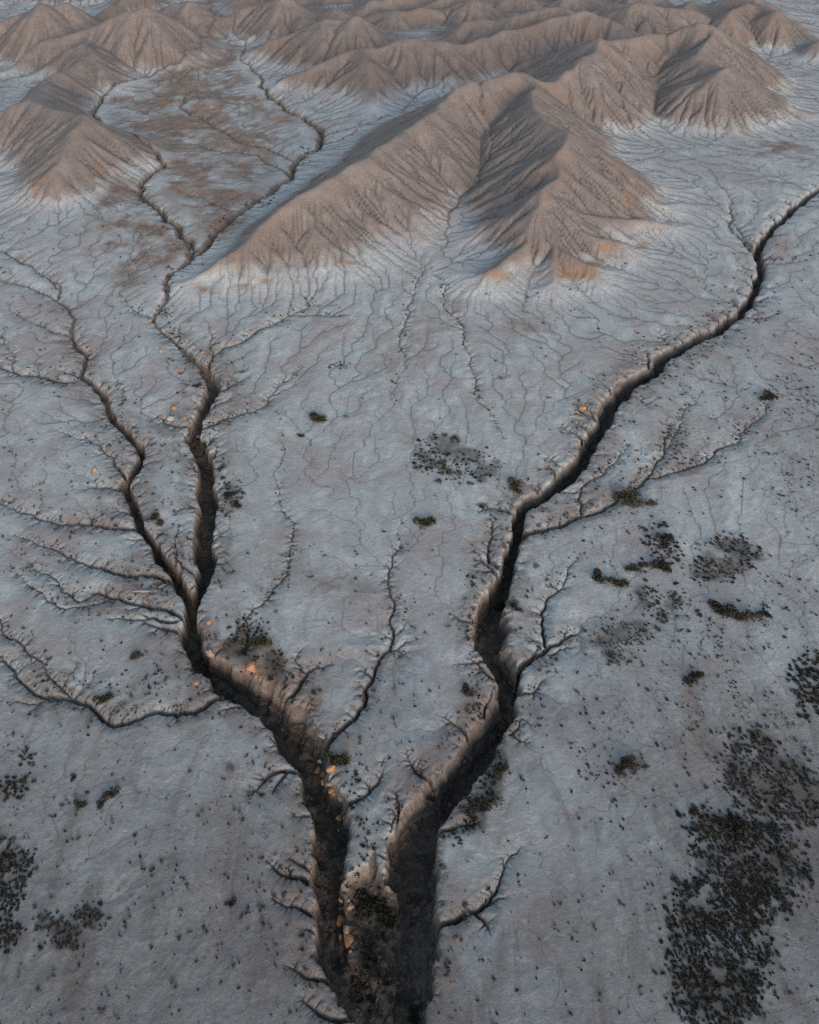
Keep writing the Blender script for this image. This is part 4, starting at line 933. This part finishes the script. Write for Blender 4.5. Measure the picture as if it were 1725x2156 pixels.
for w, vx, vy, kn, label, group in allp:
    x, y, z = onground(vx, vy)
    if label and 'low bank' not in label and cutat(x, y) > 1.2 and pr.random() < .8: continue
    if not label and not group and cutat(x, y) > .6: continue
    s = w*pxm(x, y, z)*1.15
    if made < 245 and label:
        made += 1
        o = bpy.data.objects.new('shrub', pr.choice(SMALL[kn])); COL.objects.link(o)
        o.location = (x, y, slope_sink(x, y, s*.2)-.03); o.rotation_euler = (0, 0, pr.uniform(0, 6.28)); o.scale = (s, s*pr.uniform(.75, 1), s*pr.uniform(.4, .65))
        mx, my, sx_, sy_ = PST[group]
        hz = 'left' if vx < mx-.45*sx_ else 'right' if vx > mx+.45*sx_ else 'middle'
        vt = 'far' if vy < my-.45*sy_ else 'near' if vy > my+.45*sy_ else ''
        where = (vt+' '+hz).strip() + (' side' if hz != 'middle' or vt else '')
        hd, tl = label.split(' ', 1)
        label = label.replace(' at the lower right', '').replace(' of the big thicket', ' of the thicket').replace('shrub in the upper part', 'shrub in the top part')
        if len(label.split()) > 11: label = ' '.join(label.split()[:11]); label = label[:-4] if label.endswith(' the') else label
        o['label'] = ('large ' if w > 19 else 'medium ' if w > 14.5 else 'small ')+label.replace('low dark', 'dark').replace('small ', '').replace('dark low', 'dark')+', '+where.strip()
        o['category'] = 'shrub'; o['group'] = group
    else: rest.append((x, y, z, s, kn))
# the rest, and the countless tufts too small to name, joined per kind
def scatter_mass(name, items, material, protos, label):
    Vs, Fs = [], []; b = 0
    for x, y, z, s in items:
        V, F = protos[pr.randrange(len(protos))]; a = pr.uniform(0, 6.28); c_, s_ = math.cos(a)*s, math.sin(a)*s
        W = np.stack([V[:, 0]*c_-V[:, 1]*s_+x, V[:, 0]*s_+V[:, 1]*c_+y, V[:, 2]*s*.7+z-.02], 1)
        Vs.append(W); Fs.append(F+b); b += len(V)
    if not Vs: return
    o = bpy.data.objects.new(name, mesh_from(name, np.concatenate(Vs), np.concatenate(Fs), material)); COL.objects.link(o)
    o['kind'] = 'stuff'; o['label'] = label
P60 = [foliage(300+i, 44, .26, lobes=3) for i in range(6)]; P8 = [foliage(320+i, 9, .5, lobes=3) for i in range(6)]
for kn, m_, nm in (('dark_leaves', M_DARK, 'dark_scrub'), ('dry_twigs', M_GREY, 'grey_scrub'), ('olive_leaves', M_OLIVE, 'olive_scrub')):
    scatter_mass(nm, [(x, y, z, s) for x, y, z, s, k in rest if k == kn], m_, P60, 'low scrub filling the gaps between the shrubs')
# sparse tufts by soil: sample grid cells
w_ = np.clip(.10 + gravel*1.1 + .8*np.clip(ND+NCN, 0, 1)*gravel + brown*.5 + near*1.6, 0, 2.4)*(1-hm)*(1-canyon)*G.cell**2
w_[:, :40] = 0; w_[:, -40:] = 0; w_ = np.where((VY > 420) & (VY < 2260), w_, 0)
w_ = w_*np.clip((2600-VX*0)/2600, 0, 1)*np.where(VX > 1380, 1.5, 1.0)*np.where((VX > 520) & (VX < 1000) & (VY < 1150), .25, 1)
cs = np.cumsum(w_.ravel().astype(np.float64)); pick = np.searchsorted(cs, RNG.random(7000)*cs[-1])
it_ = [(float(G.X.ravel()[k]), float(G.Y.ravel()[k]), float(Z.ravel()[k]), .16+.42*pr.random()**3) for k in pick]
scatter_mass('dry_tufts', it_[:5000], M_GREY, P8, 'tiny dry tufts dotted over the plain')
scatter_mass('dark_tufts', it_[5000:], M_DARK, P8, 'tiny dark tufts dotted over the plain')

# ---------------------------------------------------------------- stones
def stone_mesh(name, seed, material, flat=.7, sub=2):
    bm = __import__('bmesh').new(); bmesh = __import__('bmesh')
    bmesh.ops.create_icosphere(bm, subdivisions=sub, radius=.5)
    r = random.Random(seed); pl = [(mathutils.Vector((r.gauss(0, 1), r.gauss(0, 1), r.gauss(0, .8))).normalized(), r.uniform(.22, .38)) for _ in range(12)]
    ax = (r.uniform(.75, 1.1), r.uniform(.65, .95), flat)
    for v in bm.verts:
        p = v.co.copy()
        for n, d in pl:
            k = p.dot(n)
            if k > d: p -= n*(k-d)*.92
        p *= 1+.05*r.uniform(-1, 1)
        v.co = (p.x*ax[0]*1.25, p.y*ax[1]*1.25, p.z*ax[2]*1.25)
    me = bpy.data.meshes.new(name); bm.to_mesh(me); bm.free(); me.materials.append(material); return me
STONES = {'O': [stone_mesh('boulder', i, M_ORANGE) for i in range(6)], 'T': [stone_mesh('boulder', 20+i, M_TAN) for i in range(4)],
          'P': [stone_mesh('boulder', 30+i, M_PALE) for i in range(3)], 'M': [stone_mesh('mound', 40+i, M_MAUVE, .35) for i in range(3)]}
def stone(vx, vy, w, k, label, group=None, name='boulder', cat='boulder'):
    x, y, z = onground(vx, vy); s = w*pxm(x, y, z)*1.2
    o = bpy.data.objects.new(name, pr.choice(STONES[k])); COL.objects.link(o)
    o.location = (x, y, z+s*(.16 if k != 'M' else .06)); o.rotation_euler = (pr.uniform(-.25, .25), pr.uniform(-.25, .25), pr.uniform(0, 6.28)) if k != 'M' else (0, 0, pr.uniform(0, 6)); o.scale = (s, s, s)
    o['label'] = label; o['category'] = cat
    if group: o['group'] = group
A3 = lambda x, y, w: (x/2, y/2+1587, w/2)          # crops read at twice the view scale
B3 = lambda x, y, w: (x/2, y/2+1035, w/2)
C3 = lambda x, y, w: (x/2, y/2+483, w/2)
ST = [
 (A3(1350,35,20),'P','pale grey boulder at the head of the orange row in the left ravine'),
 (A3(1340,76,32),'O','orange boulder at the upper left of the row under the olive shrub'),
 (A3(1395,66,34),'O','orange boulder at the upper right of the row under the olive shrub'),
 (A3(1370,101,34),'O','flat orange boulder just under the two upper ones of the row'),
 (A3(1362,126,24),'O','small orange boulder at the left of the row, third from the top'),
 (A3(1387,130,22),'T','small tan boulder in the middle of the row beside the orange one'),
 (A3(1395,160,28),'O','angular orange boulder below the middle of the row'),
 (A3(1408,172,18),'O','small orange stone touching the angular boulder of the row'),
 (A3(1424,172,14),'T','small tan stone right of the angular boulder of the row'),
 (A3(1432,192,22),'O','orange boulder that ends the row in the left ravine'),
 (A3(1432,274,32),'O','long orange boulder alone on the bank below the row'),
 (A3(1452,270,14),'O','small orange stone right of the long boulder below the row'),
 (A3(1428,324,14),'O','small orange stone halfway between the row and the lower group'),
 (A3(1440,618,24),'O','rounded orange boulder at the top left of the lower group'),
 (A3(1464,619,20),'T','small tan boulder at the top right of the lower group'),
 (A3(1471,646,42),'T','tall tan grey boulder at the top of the lower group'),
 (A3(1438,653,18),'T','small brown boulder left of the tall tan one'),
 (A3(1440,710,48),'O','large bright orange boulder in the middle of the lower group'),
 (A3(1458,743,42),'T','large grey tan boulder between the two bright orange ones'),
 (A3(1433,775,24),'O','small orange boulder left of the lowest large one'),
 (A3(1470,788,56),'O','largest orange boulder, the lowest of the group in the left ravine'),
 (A3(1475,834,16),'T','small brown stone under the largest orange boulder'),
 (A3(970,66,40),'M','low mauve mound on the plain left of the orange row'),
 (B3(886,686,44),'T','big tan boulder on the right lip of the left ravine at its bend'),
 (B3(1062,750,50),'O','big bright orange boulder on the bank above the left ravine'),
 (B3(829,808,26),'O','flat orange stone on the plain left of the bend of the left ravine'),
 (B3(1357,1031,34),'P','pale peach boulder above the olive shrub in the left ravine'),
 (B3(1430,986,18),'T','small tan stone up the bank from the pale peach boulder'),
 (B3(465,158,18),'O','orange stone beside the rim of the leftmost ravine'),
 (B3(783,217,13),'O','small orange stone on the tongue between the two left ravines'),
 (B3(881,555,18),'O','small rusty stone on the right rim of the left ravine'),
 (B3(770,100,12),'O','tiny orange stone high on the tongue between the two left ravines'),
 (C3(733,756,26),'O','orange slab left of the left ravine above the side notch'),
 (C3(775,800,20),'O','orange boulder in the side notch left of the left ravine'),
 (C3(722,800,26),'P','pale flat boulder left of the orange one in the side notch'),
 (C3(837,874,18),'P','pale tan boulder inside the left ravine'),
 (C3(635,390,20),'O','orange boulder at the left edge of the creek below the large hill'),
 (C3(688,428,12),'P','small pale stone in the creek bed below the large hill'),
 (C3(742,424,13),'T','small tan stone on the right bank of the creek below the large hill'),
 (C3(401,1016,20),'O','orange tan boulder left of the leftmost ravine near its bend'),
 (C3(745,592,16),'O','orange stone, left one of the pair left of the left ravine'),
 (C3(763,597,15),'O','orange stone, right one of the pair left of the left ravine'),
 (C3(678,516,13),'O','lone small orange stone on the plain left of the creek'),
 (C3(606,635,9),'O','tiny orange stone on the plain between the two left ravines'),
 (C3(506,295,15),'O','yellow orange stone at the side rill left of the creek'),
 (C3(1458,790,26),'M','round brown mound right of the lone olive shrub'),
]
for (vx, vy, w), k, lab_ in ST:
    stone(vx, vy, w, k, lab_, None, 'mound' if k == 'M' else 'boulder', 'mound' if k == 'M' else 'boulder')
D3 = lambda x, y, w: (862.5+x/2, y/2+1035, w/2)
E3 = lambda x, y, w: (862.5+x/2, y/2+1587, w/2)
F3 = lambda x, y, w: (862.5+x/2, y/2+483, w/2)
for (vx, vy, w), k, lab_ in [(D3(1213,225,24),'M','small brown mound above the long dark clump near the right edge'), (D3(535,315,30),'M','brown mound right of the right ravine below the fork'),
  (D3(755,285,10),'P','tiny white stone on the plain right of the right ravine'), (E3(195,782,32),'M','brown mound right of the lower right ravine near the branched gully'),
  (F3(725,760,26),'O','flat orange slab at the left rim of the right ravine among the cracks'), (F3(967,570,13),'O','small orange stone on the left rim of the right ravine'),
  (F3(881,620,12),'O','small orange stone beside the cracks left of the right ravine'), (F3(585,803,11),'O','lone tiny orange stone on the pale plain left of the right ravine'),
  (F3(957,985,13),'O','small orange red stone right of the right ravine'), (F3(1190,427,12),'O','small orange stone on the far rim of the right ravine')]:
    stone(vx, vy, w, k, lab_, None, 'mound' if k == 'M' else 'boulder', 'mound' if k == 'M' else 'boulder')
for i in range(9):
    t = i/8; stone(395+33*t+pr.uniform(-1, 1), 716+28*t+pr.uniform(-1, 1), pr.uniform(4, 6.5), 'OT'[i % 2], 'small orange stone in the line along the right bank of the creek', 'orange stones along the right bank of the creek')
for i in range(16):
    vx, vy = pr.choice(((1560,1130-20),(1500,1120),(1100,1340),(620,1000),(560,1180),(380,860),(360,900),(1650,520),(1680,500)))
    stone(vx+pr.uniform(-30, 30), vy+pr.uniform(-25, 25), pr.uniform(3, 5.5), pr.choice('OTT'), 'tiny reddish stone lying scattered on the plain', 'tiny reddish stones scattered on the plain')
# gravel: countless small stones, thicker near the ravines
OC = [np.array([[.5*math.cos(a)*q, .5*math.sin(a)*q, 0] for a, q in zip((0, 1.3, 2.6, 3.8, 5.1), qs)]+[[.05, .02, .42], [0, 0, -.2]]) for qs in ((1, .8, .9, .7, 1), (.7, 1, .8, 1, .8))]
OF = np.array([(i, (i+1) % 5, 5) for i in range(5)])
pick = np.searchsorted(cs, RNG.random(5200)*cs[-1])
scatter_mass('gravel', [(float(G.X.ravel()[k]), float(G.Y.ravel()[k]), float(Z.ravel()[k]), .07+.22*pr.random()**4) for k in pick], M_TAN, [(v, OF) for v in OC], 'small loose stones on the plain')

# driftwood: a bleached trunk with two broken limbs
def tube(pts, seg=8):
    V, F = [], []
    for i, (p, r) in enumerate(pts):
        q = pts[min(i+1, len(pts)-1)][0]; o_ = pts[max(i-1, 0)][0]
        d = (mathutils.Vector(q)-mathutils.Vector(o_)).normalized(); a = d.cross((0, 0, 1)).normalized(); b = d.cross(a)
        for k in range(seg):
            v = mathutils.Vector(p)+a*math.cos(k*6.283/seg)*r+b*math.sin(k*6.283/seg)*r; V.append(tuple(v))
    for i in range(len(pts)-1):
        for k in range(seg): F.append((i*seg+k, i*seg+(k+1) % seg, (i+1)*seg+(k+1) % seg, (i+1)*seg+k))
    return V, F
xa, ya, za = onground(279.5, 1246.5); xb, yb, zb = onground(331, 1246)
L = math.hypot(xb-xa, yb-ya)
e = bpy.data.objects.new('fallen_log', None); COL.objects.link(e); e.location = (xa, ya, za); e.rotation_euler = (0, 0, math.atan2(yb-ya, xb-xa))
e['label'] = 'bleached fallen log with broken limbs lying left of the ravine'; e['category'] = 'log'
dzl = zb-za
T_ = lambda t, o=0.0, u=0.0: (L*t, o, dzl*t+.10+u)
for nm, pts in (('trunk', [(T_(0), .05), (T_(.2, .04), .12), (T_(.5, -.03, .03), .14), (T_(.8, .02), .11), (T_(1, .05), .05)]),
                ('limb', [(T_(.25, .05), .06), (T_(.12, .22, .1), .045), (T_(.02, .34, .14), .02)]), ('limb', [(T_(.6, 0, .05), .05), (T_(.78, -.22, .1), .035), (T_(.95, -.3, .06), .015)])):
    o = bpy.data.objects.new(nm, mesh_from(nm, *tube(pts), M_WOOD)); o.parent = e; COL.objects.link(o)

# water: the thin creek beside the large hill
M_WATER, nt, bs = mat('creek_water'); bs.inputs['Base Color'].default_value = (.16, .20, .22, 1); bs.inputs['Roughness'].default_value = .18; bs.inputs['Specular IOR Level'].default_value = .6
wp = [(335,335,5),(345,350,6),(322,362,4),(303,378,6),(297,405,7),(318,425,6),(345,450,7),(375,468,7),(392,493,9),(405,515,14),(398,540,10),(368,568,7),(352,600,9),(350,628,9),(332,655,7)]
V, F = [], []
ln = jitter([(lambda q: (q[0], q[1], p[2]*q[2]*.36))(to_m(p)) for p in wp], 3, .10, random.Random(4))
for i, (x, y, w) in enumerate(ln):
    a, b = ln[max(i-1, 0)], ln[min(i+1, len(ln)-1)]; dx, dy = b[0]-a[0], b[1]-a[1]; q = math.hypot(dx, dy)+1e-6
    zz_ = min(gz(x+ex, y+ey) for ex in (-.5, 0, .5) for ey in (-.5, 0, .5))+.16
    V += [(x-dy/q*w, y+dx/q*w, zz_), (x+dy/q*w, y-dx/q*w, zz_)]
    if i: F.append((2*i-2, 2*i-1, 2*i+1, 2*i))
o = bpy.data.objects.new('creek_water', mesh_from('creek_water', V, F, M_WATER)); COL.objects.link(o); o['kind'] = 'structure'
print('done', round(time.time()-T0, 1), 'shrub objects', made, 'rest', len(rest))

# fallen clods and rubble on the ravine floors
wc = np.where((canyon > .55) & (VY > 700) & (VY < 2300), 1, 0)*G.cell**2
cs2 = np.cumsum(wc.ravel().astype(np.float64)); pick = np.searchsorted(cs2, RNG.random(4200)*cs2[-1])
M_CLOD = stone_mat('ravine_clods', (.07, .06, .053), (.13, .11, .095), (.05, .045, .04))
scatter_mass('rubble', [(float(G.X.ravel()[k]), float(G.Y.ravel()[k]), float(Z.ravel()[k]), .12+.5*pr.random()**3) for k in pick], M_CLOD, [(v, OF) for v in OC], 'fallen clods on the ravine floors')
